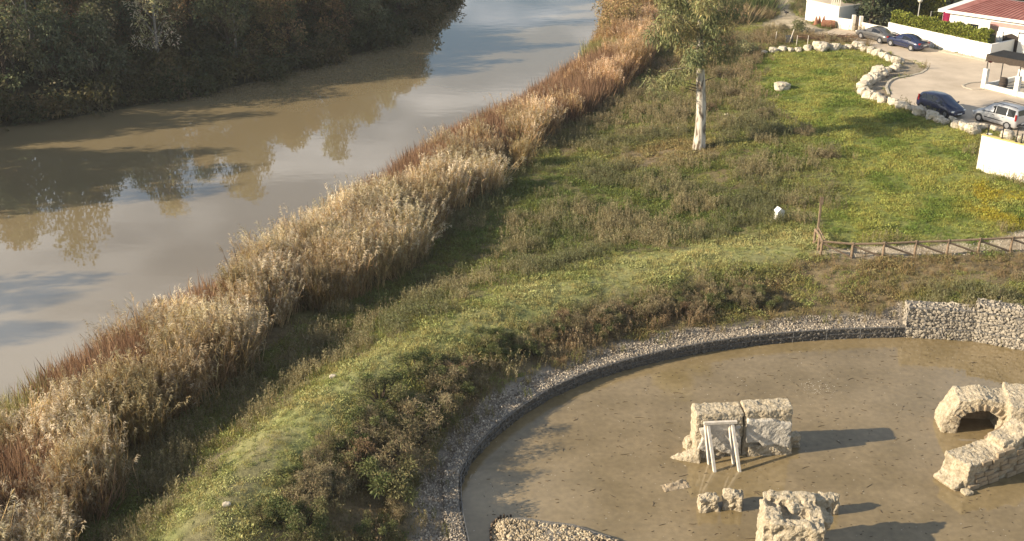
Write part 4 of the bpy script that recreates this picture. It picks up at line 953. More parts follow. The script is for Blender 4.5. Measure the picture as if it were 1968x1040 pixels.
join_stones('stone_fill', seen[285:] + [(x, y, (T2 if (np.array((x, y)) - tb[1]) @ (tb[2] - tb[1]) > 0 else TALL_TOP) + 0.01, rr.uniform(0, 6), rr.uniform(0.14, 0.26), rr.uniform(-0.4, 0.4)) for x, y in topp], tall, rr, M['gab_stone'])
g = G(); wf = offset_line(tb, -0.03); wr = resample(wf, 1.0)
for zz in (WALL_TOP + 0.02, TALL_TOP + 0.05, -0.25): g.tube([(*p, zz) for p in wf], 0.011, 4)
for p in wr: g.tube([(*p, POND_Z), (*p, TALL_TOP + 0.05)], 0.011, 4)
g.obj('basket_wire', M['wire'], tall)

# ------------------------------------------------------------------ ruins
def rough_rock(name, build, mat_, parent=None, voxel=0.085, amp=0.10, freq=1.4, seed=0, fine_amp=0.03, loc=(0, 0, 0), rot=(0, 0, 0), smooth=False, pit=0.0):
    g = build if isinstance(build, G) else build(G())
    me = g.mesh('tmp'); bm = bmesh.new(); bm.from_mesh(me); bmesh.ops.recalc_face_normals(bm, faces=bm.faces); bm.to_mesh(me); bm.free()
    o = bpy.data.objects.new('tmp', me); link(o); md = o.modifiers.new('r', 'REMESH'); md.mode = 'VOXEL'; md.voxel_size = voxel
    dg = bpy.context.evaluated_depsgraph_get(); ev = o.evaluated_get(dg); m2 = bpy.data.meshes.new_from_object(ev)
    bpy.data.objects.remove(o)
    off = Vector((seed * 7.3, seed * 3.1, seed * 1.7)); nv = len(m2.vertices)
    no = [v.normal.copy() for v in m2.vertices]
    for v, nn in zip(m2.vertices, no):
        q = v.co + off
        d = mnoise.fractal(q * freq * 1.7, 0.75, 2.1, 6) * amp * 0.75 + mnoise.noise(q * 8.0) * fine_amp + (mnoise.cell(q * 3.1) * 0.5) * fine_amp * 1.3
        if pit:
            c = mnoise.noise(q * 2.3 + Vector((9, 9, 9)))
            if c > 0.25: d -= (c - 0.25) * pit
        v.co += nn * d
    if smooth: m2.polygons.foreach_set('use_smooth', [True] * len(m2.polygons))
    m2.name = name
    return mesh_obj(name, m2, mat_, parent, loc, rot)
def tilted(c, d, rx=0, ry=0, rz=0):
    return c, d, (Matrix.Rotation(rz, 3, 'Z') @ Matrix.Rotation(ry, 3, 'Y') @ Matrix.Rotation(rx, 3, 'X'))

# masonry block wall with plaster, two halves split by a crack
a, b = Vector((*P(1332, 880, POND_Z), POND_Z)), Vector((*P(1518, 872, POND_Z), POND_Z)); wl3 = (b - a).length; wang = math.atan2(b.y - a.y, b.x - a.x)
ruin = empty('ruined_wall', a, wang, 'thick ruined masonry wall with a vertical crack standing in the pond', 'ruin')
wd = 1.15
def lw(g):
    g.box((wl3 * 0.25, wd / 2, 0.95), (wl3 * 0.5 - 0.05, wd * 0.9, 2.7)); g.box((wl3 * 0.24, wd * 0.52, 2.05), (wl3 * 0.47, wd, 0.6)); g.box((wl3 * 0.17, wd * 0.4, 0.35), (wl3 * 0.3, wd * 0.9, 1.2)); return g
def rw(g):
    g.box((wl3 * 0.75, wd / 2, 1.05), (wl3 * 0.5 - 0.05, wd * 0.88, 2.8)); g.box((wl3 * 0.78, wd * 0.45, 0.2), (wl3 * 0.46, wd * 1.05, 0.8)); g.box((wl3 * 0.75, wd * 0.5, 2.28), (wl3 * 0.46, wd * 0.95, 0.35)); return g
rough_rock('left_masonry', lw, M['limestone'], ruin, 0.055, 0.06, 1.2, 1, 0.028, pit=0.16)
rough_rock('right_masonry', rw, M['limestone'], ruin, 0.055, 0.05, 1.2, 2, 0.024, pit=0.12)
# remains of smooth plaster on the front
def plaster(pts, y, name='plaster'):
    g = G(); n = len(pts); g.add([(x, y, z) for x, z in pts] + [(x, y + 0.26, z) for x, z in pts], [tuple(range(n)), tuple(range(2 * n - 1, n - 1, -1))] + [(i, n + i, n + (i + 1) % n, (i + 1) % n) for i in range(n)])
    return rough_rock(name, g, M['plaster'], ruin, 0.05, 0.03, 2.0, len(pts), 0.008)
plaster([(wl3 * 0.525, 0.78), (wl3 * 0.66, 0.76), (wl3 * 0.70, 0.52), (wl3 * 0.82, 0.62), (wl3 * 0.97, 0.40), (wl3 * 0.985, 1.0), (wl3 * 0.94, 1.12), (wl3 * 0.985, 1.3), (wl3 * 0.98, 1.75), (wl3 * 0.86, 1.82), (wl3 * 0.78, 2.0), (wl3 * 0.62, 1.96), (wl3 * 0.525, 2.1)], -0.13)
plaster([(wl3 * 0.03, 0.55), (wl3 * 0.12, 0.35), (wl3 * 0.2, 0.55), (wl3 * 0.3, 0.25), (wl3 * 0.46, 0.2), (wl3 * 0.475, 1.0), (wl3 * 0.44, 1.5), (wl3 * 0.47, 1.7), (wl3 * 0.3, 1.62), (wl3 * 0.2, 1.75), (wl3 * 0.04, 1.6), (wl3 * 0.08, 1.1)], -0.13)
def rock_at(name, px, py, dims, label, seed, rz=0.0, amp=0.16, cat='rock', z=POND_Z, mat_='limestone', tilt=0.0):
    x, y = P(px, py, z); g = G(); g.box((0, 0, dims[2] * 0.32), dims, Matrix.Rotation(tilt, 3, 'Y')); g.box((dims[0] * 0.12, dims[1] * 0.1, dims[2] * 0.42), (dims[0] * 0.65, dims[1] * 0.7, dims[2] * 0.95), Matrix.Rotation(0.4, 3, 'Z') @ Matrix.Rotation(0.15, 3, 'X'))
    o = rough_rock(name, g, M[mat_], None, 0.07, amp, 1.7, seed, 0.03, (x, y, z), (0, 0, rz)); return tag(o, label, cat)
_x, _y = P(1326, 882, POND_Z); g = G(); g.add([(-1.05, -0.05, -0.1), (0.5, -0.45, -0.2), (0.55, 0.45, -0.2), (0.38, -0.3, 0.5), (0.45, 0.35, 0.62), (-0.9, 0.1, 0.06)], [(0, 1, 3), (0, 3, 5), (5, 3, 4), (5, 4, 2), (1, 2, 4, 3), (0, 5, 2), (0, 2, 1)])
tag(rough_rock('fallen_slab', g, M['limestone'], None, 0.05, 0.05, 2.0, 5, 0.02, (_x, _y, POND_Z), (0, 0, -0.1)), 'pale pointed slab leaning in the water left of the ruined wall', 'rock')
rock_at('fallen_stone', 1325, 862, (0.5, 0.5, 0.7), 'small upright stone between the pointed slab and the ruined wall', 6, 0.3, 0.08)
rock_at('fallen_stone', 1522, 856, (0.6, 0.5, 0.8), 'dark stone against the shaded right end of the ruined wall', 9, 0.2, 0.1)
rock_at('wet_boulder', 1360, 977, (0.85, 0.6, 0.8), 'left one of two knobbly boulders in the pond below the frame', 7, 0.1, 0.14)
rock_at('wet_boulder', 1407, 974, (0.85, 0.6, 0.9), 'right one of two knobbly boulders in the pond below the frame', 8, -0.2, 0.12)
rock_at('sunken_slab', 1298, 935, (1.3, 0.6, 0.06), 'flat stone barely breaking the water left of the boulders', 10, 0.3, 0.04, mat_='brick_pale')
# pale A-frame prop leaning on the ruined wall
fr = empty('timber_prop', a, wang, 'pale timber prop frame leaning against the ruined wall', 'frame')
def loc_of(px, py, zrel):
    x, y = P(px, py, POND_Z + zrel); v = Matrix.Rotation(-wang, 3, 'Z') @ Vector((x - a.x, y - a.y, 0)); return Vector((v.x, v.y, zrel))
for px0, px1 in ((1375, 1363), (1423, 1411)):
    lo_, hi_ = loc_of(px0, 918, -0.25), loc_of(px0 - 2, 890, 0); top_ = Vector((loc_of(px0, 918, 0).x - 0.12, -0.16, 1.95))
    g = G(); g.bar(lo_, top_, 0.13, 0.13); g.obj('front_leg', M['timber_pale'], fr)
    g = G(); g.bar(Vector((lo_.x - 0.12, lo_.y * 0.48, -0.25)), top_ + Vector((-0.12, 0.02, -0.03)), 0.11, 0.11); g.obj('rear_leg', M['timber_pale'], fr)
xl, xr = loc_of(1375, 918, 0).x - 0.12, loc_of(1423, 918, 0).x - 0.12
g = G(); g.box(((xl + xr) / 2, -0.20, 2.02), (xr - xl + 0.42, 0.16, 0.12)); g.obj('head_beam', M['timber_pale'], fr)
g = G(); g.box(((xl + xr) / 2 + 0.02, -0.13, 1.76), (xr - xl - 0.14, 0.05, 0.38)); g.obj('board', M['timber_pale'], fr)

# foreground block
x0, y0 = P(1522, 1075, POND_Z)
blk = empty('ruin_block', (x0, y0, POND_Z + 0.5), -0.12, 'big broken masonry block with a hollow top at the bottom of the photo', 'ruin')
def bb(g):
    g.box((-0.1, 0.1, -0.3), (2.3, 2.0, 1.2))
    g.box((-0.45, 0.15, 0.55), (1.9, 1.9, 2.1)); g.box((-1.05, 0.15, 1.2), (0.7, 1.9, 1.6), Matrix.Rotation(0.08, 3, 'Y')); g.box((0.1, 0.55, 1.3), (0.9, 0.8, 1.4), Matrix.Rotation(0.3, 3, 'Z')); g.box((0.55, 0.6, 0.6), (1.0, 1.3, 2.3), Matrix.Rotation(0.5, 3, 'Y')); g.box((-0.15, 0.85, 1.85), (1.9, 0.6, 0.55))
    g.box((0.75, -0.25, 0.75), (0.55, 1.7, 2.2)); g.box((-0.2, -0.75, 0.8), (1.9, 0.5, 2.2)); return g
rough_rock('masonry', bb, M['limestone'], blk, 0.055, 0.10, 1.1, 12, 0.03, pit=0.40)
rough_rock('broken_top', lambda g: (g.box((0.85, 1.05, 1.75), (0.45, 0.5, 0.45), Matrix.Rotation(0.4, 3, 'Z')), g.box((1.25, 1.25, 1.7), (0.5, 0.5, 0.5)), g)[-1], M['limestone'], blk, 0.06, 0.1, 2, 13, 0.03)
rock_at('fallen_stone', 1586, 985, (1.0, 0.5, 1.0), 'narrow broken stone behind the big block with the hollow top', 14, 0.15, 0.12)

# arched ruin at the right edge
ax, ay = P(1900, 830, POND_Z)
arch = empty('arched_ruin', (ax, ay, POND_Z), 0.0, 'ruined brick vault with an arch opening at the right photo edge', 'ruin')
def L2(px, py, zr=0.0): x, y = P(px, py, POND_Z + zr); return Vector((x - ax, y - ay, zr))
pl, pr = L2(1822, 832), L2(1935, 838)
dv = (pr - pl); wid = dv.length; dirv = dv.normalized(); back = Vector((-dirv.y, dirv.x, 0)); ang = math.atan2(dirv.y, dirv.x)
def arch_g(g):
    cx, r_in, r_out = wid * 0.52, wid * 0.43, wid * 0.66
    for k in range(15):
        th = math.pi * (k + 0.5) / 15; rm = (r_in + r_out) / 2 * 0.98; c = pl + dirv * (cx + math.cos(th) * rm) + Vector((0, 0, math.sin(th) * rm * 1.02 + 0.1)) + back * 0.75
        g.box(c, ((r_out - r_in), 1.5, 0.62), Matrix.Rotation(ang, 3, 'Z') @ Matrix.Rotation(-th, 3, 'Y'))
    for sx, w_ in ((0.08, 0.5), (0.98, 0.7)): g.box(pl + dirv * wid * sx + Vector((0, 0, 0.2)) + back * 0.75, (w_, 1.5, 1.2), Matrix.Rotation(ang, 3, 'Z'))
    g.box(pl + dirv * wid * 0.60 + Vector((0, 0, wid * 0.56)) + back * 0.8, (wid * 1.0, 1.6, 0.5), Matrix.Rotation(ang, 3, 'Z')); g.box(pl + dirv * wid * 0.08 + Vector((0, 0, wid * 0.30)) + back * 0.78, (0.55, 1.5, 1.5), Matrix.Rotation(ang, 3, 'Z') @ Matrix.Rotation(0.33, 3, 'Y'))
    g.box(pl + dirv * (wid * 1.3) + Vector((0, 0, 0.8)) + back * 0.5, (wid * 0.7, 2.6, 2.4), Matrix.Rotation(ang - 0.1, 3, 'Z'))
    return g
rough_rock('vault', arch_g, M['limestone'], arch, 0.058, 0.06, 1.3, 21, 0.026, pit=0.10)
g = G(); g.box(pl + dirv * wid * 0.5 + back * 1.6 + Vector((0, 0, 0.55)), (wid * 0.85, 0.15, 1.3), Matrix.Rotation(ang, 3, 'Z')); g.obj('back_wall', M['brick_pale'], arch)
for k in range(11):                                            # ends of the arch bricks around the opening
    th = math.pi * (0.08 + 0.80 * k / 10); rm = wid * 0.50; c = pl + dirv * (wid * 0.52 + math.cos(th) * rm) + Vector((0, 0, math.sin(th) * rm * 1.02 + 0.1)) + back * 0.03
    g = G(); g.box((0, 0, 0), (0.34, 0.22, 0.085)); o = g.obj('arch_brick', M['brick_pale'], arch, bevel=0.012); o.location = c; o.rotation_euler = (Matrix.Rotation(ang, 3, 'Z') @ Matrix.Rotation(-th, 3, 'Y')).to_euler()
for nm, p0, p1 in (('prop_timber', L2(1893, 842, 0.35), L2(1938, 812, 0.75)), ('prop_timber', L2(1910, 835, 1.15), L2(1916, 842, 0.3))):
    g = G(); g.bar(p0, p1, 0.12, 0.12); g.obj(nm, M['timber'], arch)
# lower right chunk with coursed bricks on its shaded side
c0, c1 = L2(1858, 946), L2(1990, 900)
cd = (c1 - c0); cw = cd.length; cdir = cd.normalized(); cb = Vector((-cdir.y, cdir.x, 0)); cang = math.atan2(cdir.y, cdir.x)
def chunk(g):
    RM = Matrix.Rotation(cang, 3, 'Z')
    g.box(c0 + cdir * cw * 0.5 + cb * 0.85 + Vector((0, 0, 0.45)), (cw, 1.5, 1.7), RM); g.box(c0 + cdir * cw * 0.58 + cb * 0.8 + Vector((0, 0, 1.0)), (cw * 0.8, 1.2, 1.0), RM @ Matrix.Rotation(-0.42, 3, 'Y'))
    g.box(c0 + cdir * cw * 0.78 + cb * 0.85 + Vector((0, 0, 1.45)), (cw * 0.5, 1.0, 0.7), RM); g.box(c0 - cdir * 0.1 + cb * 0.9 + Vector((0, 0, 0.05)), (0.7, 1.3, 0.7), RM @ Matrix.Rotation(-0.5, 3, 'Y')); return g
rough_rock('fallen_pier', chunk, M['limestone'], arch, 0.07, 0.07, 1.5, 25, 0.03, pit=0.12)
for row in range(6):
    xx = 0.12 + 0.16 * row + (0.22 if row % 2 else 0)
    while xx < cw - 0.1:
        L_ = rr.uniform(0.42, 0.72)
        if rr.random() < 0.12: xx += L_; continue
        g = G(); g.box((0, 0, 0), (L_ - 0.03, 0.16, 0.235)); o = g.obj('brick', M['brick_pale'], arch, bevel=0.02)
        o.location = c0 + cdir * (xx + L_ / 2) + cb * rr.uniform(0.04, 0.11) + Vector((0, 0, 0.13 + row * 0.265)); o.rotation_euler = (0, 0, cang + rr.uniform(-0.02, 0.02)); xx += L_
rock_at('fallen_stone', 1858, 948, (0.5, 0.4, 0.2), 'small flat stone in the water at the tip of the fallen pier', 27, 0.3, 0.05)

# gravel island with its timber edging at the bottom
il = W([(945, 1012), (958, 998), (990, 996), (1050, 1005), (1110, 1012), (1160, 1030), (1195, 1040), (1260, 1110), (945, 1120)], POND_Z)
isl = G(); ic = il.mean(0); n_ = len(il)
isl.add([(*p, POND_Z - 0.2) for p in il] + [(*(ic + (p - ic) * 0.82), POND_Z + 0.24) for p in il] + [(*ic, POND_Z + 0.36)], [(i, (i + 1) % n_, n_ + (i + 1) % n_, n_ + i) for i in range(n_)] + [(n_ + i, n_ + (i + 1) % n_, 2 * n_) for i in range(n_)])
tag(isl.obj('gravel_bank', M['gab_core']), kind='structure')
ip_ = rand_in(il, 130); d_ = np.minimum(seg_dist(ip_, il, True), 0.55) / 0.55; n = len(ip_); s = rng.uniform(0.09, 0.2, n)
scatter('bank_stones', np.c_[ip_, POND_Z - 0.05 + 0.36 * d_], rng.random((n, 3)) * 6.28, np.c_[s * 1.3, s, s], rng.integers(0, 6, n), mixc((0.20, 0.155, 0.095), (0.52, 0.43, 0.30), rng.random(n)), PEB, 'pale rubble stones heaped on the small island in the pond', 'rubble')
edge = resample(W([(945, 1110), (944, 1060), (942, 1022), (948, 1008), (962, 997), (985, 992)], POND_Z), 0.16)
te = empty('timber_edging', (0, 0, 0), 0, 'row of short dark timber stakes edging the rubble island', 'edging')
for k, p in enumerate(edge):
    g = G(); g.tube([(0, 0, -0.4), (0.01, 0, 0.16 + rr.uniform(-0.1, 0.1))], 0.05, 7); o = g.obj('stake', M['dark_wood'] if k % 3 else M['timber'], te); o.location = (*p, POND_Z)
# floating twigs and debris, submerged pale patches
tw = G(); wp = rand_in(POND, 1.8); wp = wp[seg_dist(wp, POND_EDGE) > 1.0]
for p in wp:
    L_ = rr.uniform(0.05, 0.2) if rr.random() < 0.9 else rr.uniform(0.2, 0.6); an = rr.uniform(0, 6.28); q = Vector((math.cos(an), math.sin(an) * 0.6, 0)) * L_ / 2; c = Vector((*p, POND_Z + 0.008))
    tw.tube([c - q, c + Vector((rr.uniform(-0.04, 0.04), rr.uniform(-0.04, 0.04), 0.004)), c + q], [0.010, 0.013, 0.006], 4, False)
tag(tw.obj('floating_twigs', M['twig']), 'dark twigs and litter floating on the muddy pond', 'debris', kind='stuff')
# pale floating flecks
fp = np.array(P(1570, 745, POND_Z)) + rng.normal(0, 1, (160, 2)) * np.array((0.55, 0.45)); fp = np.vstack([fp, rand_in(POND, 1.2)]); n = len(fp); s = rng.uniform(0.012, 0.04, n)
scatter('floating_flecks', np.c_[fp, np.full(n, POND_Z + 0.004)], upright(n, 0.05), np.c_[s * 2, s, s * 0.4], rng.integers(0, 6, n), mixc((0.30, 0.24, 0.16), (0.62, 0.56, 0.45), rng.random(n)), PEB, 'pale flecks drifting on the pond', 'debris')

# ------------------------------------------------------------------ wooden fence
fence = empty('wooden_fence', (0, 0, 0), 0, 'rustic timber fence with diagonal braces along the gravel path', 'fence')
FP = [ground(x, y) for x, y in ((1577, 492), (1636, 497), (1696, 496), (1757, 493), (1819, 491), (1879, 488), (1941, 485), (2002, 482), (2064, 480))]
bk = [ground(1564, 470), ground(1572, 481)]
def post(p, h=1.1, r=0.09): g = G(); g.tube([(0, 0, -0.3), (0.005, 0, h)], [r, r * 0.92], 8); o = g.obj('post', M['timber'], fence, smooth=False); o.location = p
def rail(nm, p, q, r=0.075): g = G(); g.tube([p, q], r, 7); g.obj(nm, M['timber'], fence)
Z = lambda h: Vector((0, 0, h))
for p in FP: post(p)
for p in bk: post(p, 1.1)
for p, q in zip(FP[:-1], FP[1:]):
    e = (q - p).normalized() * 0.12; rail('rail', p + Z(1.0) - e, q + Z(1.0) + e); rail('brace', p + Z(0.88) + e * 0.4, q + Z(0.10) - e * 0.6, 0.065)
far1 = ground(1563, 455)
for p, q in ((FP[0], bk[1]), (bk[1], bk[0])): rail('rail', p + Z(1.02), q + Z(1.05)); rail('brace', p + Z(0.9), q + Z(0.12), 0.038)
pp = ground(1571, 452)
o = empty('tall_post', pp, 0, 'single tall square timber post standing behind the fence corner', 'post')
g = G(); g.box((0, 0, 1.2), (0.13, 0.13, 2.7)); g.obj('shaft', M['timber'], o, bevel=0.01)
g = G(); g.box((0, -0.1, 2.45), (0.24, 0.05, 0.55)); g.obj('plaque', M['timber'], o, bevel=0.01)
rail_ = G(); rail_.tube([pp + Z(0.55), FP[0] + Z(0.6) + Vector((0.5, 0.6, 0))], 0.045, 7); tag(rail_.obj('loose_rail', M['timber']), 'short sloping timber rail between tall post and fence corner', 'rail')
# white gabled marker block in the grass
mk = empty('marker_block', ground(1497, 421), 0.35, 'small white gabled concrete block in the grass', 'block')
g = G(); g.prism([(-0.28, -0.22), (0.28, -0.22), (0.28, 0.22), (-0.28, 0.22)], -0.1, 0.62); g.obj('block', M['white_wall'], mk, bevel=0.01)
g = G(); g.add([(-0.31, -0.25, 0.62), (0.31, -0.25, 0.62), (0.31, 0.25, 0.62), (-0.31, 0.25, 0.62), (-0.05, -0.25, 0.86), (-0.05, 0.25, 0.86)], [(0, 3, 2, 1), (0, 1, 4), (2, 3, 5), (1, 2, 5, 4), (3, 0, 4, 5)]); g.obj('cap', M['white_wall'], mk)
g = G(); g.box((-0.02, -0.222, 0.22), (0.12, 0.01, 0.2)); g.obj('hole_shade', M['dark_box'], mk)  # dark plate on the face, coloured for the shade of an opening
for px, py, lab in ((1305, 247, 'white stone left of the eucalyptus trunk in dry weeds'), (1396, 222, 'white stone right of the eucalyptus trunk in the scrub'), (640, 726, 'pale flat stone on the embankment crest'), (436, 972, 'pale stone on the bare soil near the photo bottom')):
    v = ground(px, py); g = G(); g.box((0, 0, 0.06), (0.34, 0.22, 0.18), Matrix.Rotation(0.3, 3, 'Z')); tag(rough_rock('loose_stone', g, M['boulder'], None, 0.04, 0.04, 2.5, px % 17, 0.015, v), lab, 'rock')

# ------------------------------------------------------------------ boulder row along the lawn
BOULD = []
for i in range(7):
    bm = bmesh.new(); bmesh.ops.create_icosphere(bm, subdivisions=3, radius=0.5); off = Vector((i * 5.1, i * 2.7, 0))
    for v in bm.verts:
        d = 1 + 0.34 * mnoise.fractal(v.co * 2.2 + off, 0.9, 2.0, 3) + 0.12 * mnoise.cell(v.co * 3.2 + off); v.co *= d
        v.co = Vector((max(-0.46, min(0.46, v.co.x)), max(-0.44, min(0.44, v.co.y)), max(-0.42, min(0.40, v.co.z))))
    me = bpy.data.meshes.new('boulder'); bm.to_mesh(me); bm.free(); me.materials.append(M['boulder']); BOULD.append(me)
ROWS = [('pale boulder in the straight row along the far lawn edge', 'boulders of the far lawn edge',
    [(1468, 104, 11), (1486, 102, 15), (1503, 99, 14), (1519, 99, 11), (1534, 99, 13), (1552, 97, 15), (1577, 97, 26), (1604, 97, 20), (1618, 96, 12), (1630, 95, 14)]),
  ('pale boulder in the sloping row by the road', 'boulders of the lawn corner row',
    [(1648, 94, 19), (1661, 99, 15), (1673, 102, 15), (1685, 107, 17), (1698, 112, 17), (1709, 117, 15), (1721, 121, 17), (1730, 121, 14), (1723, 130, 14), (1719, 136, 15)]),
  ('large white boulder in the curve beside the dirt bed', 'large boulders of the curve',
    [(1706, 138, 13), (1690, 147, 28), (1680, 154, 20), (1668, 163, 26), (1659, 172, 24), (1658, 183, 22), (1668, 190, 22)]),
  ('rounded tan boulder in the row between lawn and parked cars', 'boulders before the parked cars',
    [(1683, 193, 20), (1696, 198, 17), (1715, 202, 21), (1733, 209, 22), (1749, 213, 16), (1768, 221, 24), (1790, 229, 25), (1804, 234, 19)]),
  ('pale boulder in the row below the silver car', 'boulders below the silver car',
    [(1816, 238, 13), (1830, 235, 15), (1835, 245, 17), (1851, 247, 22), (1868, 255, 25), (1886, 249, 17), (1909, 252, 15), (1935, 268, 25), (1964, 275, 23)])]
ORD = ['first', 'second', 'third', 'fourth', 'fifth', 'sixth', 'seventh', 'eighth', 'ninth', 'tenth']
for lab, gr, lst in ROWS:
    k_ = 0
    for px, py, w in sorted(lst):
        v = ground(px, py, 0.7); s = w / (math.hypot(FPX, 0) / math.hypot(v.y, CAM_Z)) * 1.12
        o = mesh_obj('boulder', rr.choice(BOULD), None, None, (v.x, v.y, v.z + s * 0.26), (rr.uniform(-0.2, 0.2), rr.uniform(-0.2, 0.2), rr.uniform(0, 6.28)), (s * rr.uniform(0.95, 1.2), s, s * rr.uniform(0.75, 1.05)))
        k_ += 1; tag(o, ORD[k_ - 1] + ' ' + lab + ' from the left', 'boulder', gr)
v = ground(1503, 174); tag(mesh_obj('boulder', BOULD[2], None, None, (v.x, v.y, v.z + 0.35), (0, 0.1, 0.4), (1.6, 1.2, 1.05)), 'lone white boulder out on the green lawn', 'boulder')

# ------------------------------------------------------------------ walls and houses of the street
def wall_line(g, pts, z0, z1, th, off=0.0):
    for p, q in zip(pts[:-1], pts[1:]):
        d = (q - p); L = np.hypot(*d); d = d / L; n2 = np.array([-d[1], d[0]]); c = (p + q) / 2 + n2 * (th / 2 + off)
        g.box((c[0], c[1], (z0 + z1) / 2), (L, th, z1 - z0), Matrix.Rotation(math.atan2(d[1], d[0]), 3, 'Z'))
    return g
def pw(px, py, z=ROAD_Z): return np.array(P(px, py, z))
GZ = ROAD_Z
w1, w2 = pw(1704, 72), pw(1897, 116)
gw = empty('garden_wall', (0, 0, 0), 0, 'long white garden wall under the clipped hedge behind the cars', 'wall')
wall_line(G(), [w1, w2], GZ - 0.3, GZ + 1.65, 0.22).obj('wall', M['white_wall'], gw)
d12 = (w2 - w1) / np.hypot(*(w2 - w1)); n12 = np.array([-d12[1], d12[0]])
w3 = w2 + n12 * 4.5
wall_line(G(), [w2 + np.array((0.003, 0)), w3], GZ - 0.3, GZ + 1.65, 0.22, -0.225).obj('return_wall', M['white_wall'], gw)
# hedge
rg = np.random.default_rng(55); hl = np.hypot(*(w2 - w1)); nh = 9000
t_ = rg.random(nh) * (hl - 0.6) + 0.2; hgt_ = 1.45 + rg.random(nh) * 1.25; dep = rg.random(nh) * 1.1 + 0.02
face = rg.random(nh); dep = np.where(face < 0.45, rg.normal(0.03, 0.06, nh), dep); hgt_ = np.where(face > 0.6, rg.normal(2.62, 0.06, nh), hgt_)
hgt_ += 0.12 * np.sin(t_ * 1.7) + 0.08 * np.sin(t_ * 4.1)
b_ = np.c_[w1[0] + d12[0] * t_ + n12[0] * (dep + 0.2), w1[1] + d12[1] * t_ + n12[1] * (dep + 0.2), GZ + hgt_]
dd = rg.normal(0, 0.6, (nh, 3)) + np.array([-n12[0] * 0.6, -n12[1] * 0.6, 0.4])
hedge = empty('hedge', (0, 0, 0), 0, 'clipped bright green hedge growing over the long white wall', 'hedge')
mesh_obj('foliage', quads_mesh('foliage', diamonds(b_, dd, 0.24 * rg.uniform(0.6, 1.3, nh), 0.17, 0.2, rg), jit(nh, (0.25, 0.27, 0.05), 0.28, rg), M['tree_leaf2']), None, hedge)
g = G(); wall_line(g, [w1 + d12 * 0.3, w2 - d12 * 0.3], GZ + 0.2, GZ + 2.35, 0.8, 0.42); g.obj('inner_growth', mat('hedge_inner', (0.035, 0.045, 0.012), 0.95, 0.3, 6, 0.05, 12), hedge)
# low wall with gate on the left
l0, l1, l2, l3 = pw(1609, 54), pw(1639, 58.5), pw(1653, 60.8), pw(1704, 72)
lwall = empty('low_wall', (0, 0, 0), 0, 'low white wall with a dark gate under the garden trees', 'wall')
wall_line(G(), [l0, l1], GZ - 0.3, GZ + 1.15, 0.2).obj('wall', M['cream_wall'], lwall)
wall_line(G(), [l2, l3], GZ - 0.3, GZ + 1.05, 0.2).obj('wall', M['cream_wall'], lwall)
for q in (l1, l2): g = G(); g.box((q[0], q[1] + 0.1, GZ + 0.7), (0.36, 0.36, 2.0)); g.obj('pillar', M['cream_wall'], lwall, bevel=0.02)
gq = (l1 + l2) / 2; dl = l2 - l1
g = G(); g.box((gq[0], gq[1] + 0.12, GZ + 0.8), (np.hypot(*dl) - 0.37, 0.06, 1.55), Matrix.Rotation(math.atan2(dl[1], dl[0]), 3, 'Z')); g.obj('gate', M['dark_box'], lwall)
# white outbuilding at the end of the street
e0, e1 = pw(1547, 38), pw(1609, 53); de_ = e1 - e0; en = np.array([-de_[1], de_[0]]) / np.hypot(*de_)
ob = empty('white_outbuilding', (0, 0, 0), 0, 'plain white flat roofed outbuilding at the end of the street', 'building')
poly = [e0, e1, e1 + en * 9, e0 + en * 9]
G().prism(poly, GZ - 0.4, GZ + 2.3).obj('wall', M['white_wall'], ob)
cen = sum(poly) / 4
G().prism([cen + (q - cen) * 0.95 for q in poly], GZ + 2.301, GZ + 2.33).obj('flat_roof', M['asphalt'], ob)
G().prism([cen + (q - cen) * 1.01 for q in poly] , GZ + 2.2, GZ + 2.298).obj('roof_edge', M['white_wall'], ob)
for k in range(5):
    q = e0 + de_ * (0.72 + 0.06 * k) + en * 0.3; g = G(); g.box((q[0], q[1], GZ + 2.9), (0.1, 0.1, 1.15)); g.obj('railing_bar', M['cream_wall'], ob)
# white house with the red roof
h0, h1 = pw(1806, 71), pw(2010, 103); dh = h1 - h0; hn = np.array([-dh[1], dh[0]]) / np.hypot(*dh); hd = dh / np.hypot(*dh)
hs = empty('white_house', (0, 0, 0), 0, 'long white bungalow with a red roof behind the hedge', 'house')
poly = [h0, h1, h1 + hn * 9.5, h0 + hn * 9.5]
G().prism(poly, GZ - 0.3, GZ + 2.75).obj('wall', M['white_wall'], hs)
ov = [h0 - hd * 0.45 - hn * 0.4, h1 + hd * 0.4 - hn * 0.4, h1 + hd * 0.4 + hn * 9.9, h0 - hd * 0.45 + hn * 9.9]
G().prism(ov, GZ + 2.752, GZ + 3.05).obj('fascia', M['white_wall'], hs)
rid = 0.9
g = G(); q = [ov[0] + hd * 0.9 + hn * 0.12, ov[1] + hn * 0.12, ov[2] - hn * 0.1, ov[3] + hd * 0.9 - hn * 0.1]
m1, m2_ = (q[0] + q[3]) / 2 + hd * 2.2, (q[1] + q[2]) / 2
g.add([(*p, GZ + 3.052) for p in q] + [(*m1, GZ + 3.052 + rid), (*m2_, GZ + 3.052 + rid)], [(0, 1, 5, 4), (1, 2, 5), (2, 3, 4, 5), (3, 0, 4), (0, 3, 2, 1)]); roof = g.obj('roof', M['roof_red'], hs)
for k in range(24):                                                                # standing seams of the sheet roof
    f = (k + 0.5) / 24; a_ = q[0] * (1 - f) + q[1] * f; b2 = m1 * (1 - f) + m2_ * f
    if f < 0.08: continue
    g = G(); g.bar((*a_, GZ + 3.075), (*(a_ + (m1 * (1 - f) + m2_ * f - a_) * 0.98), GZ + 3.06 + rid), 0.06, 0.05); g.obj('seam', M['roof_red'], roof)
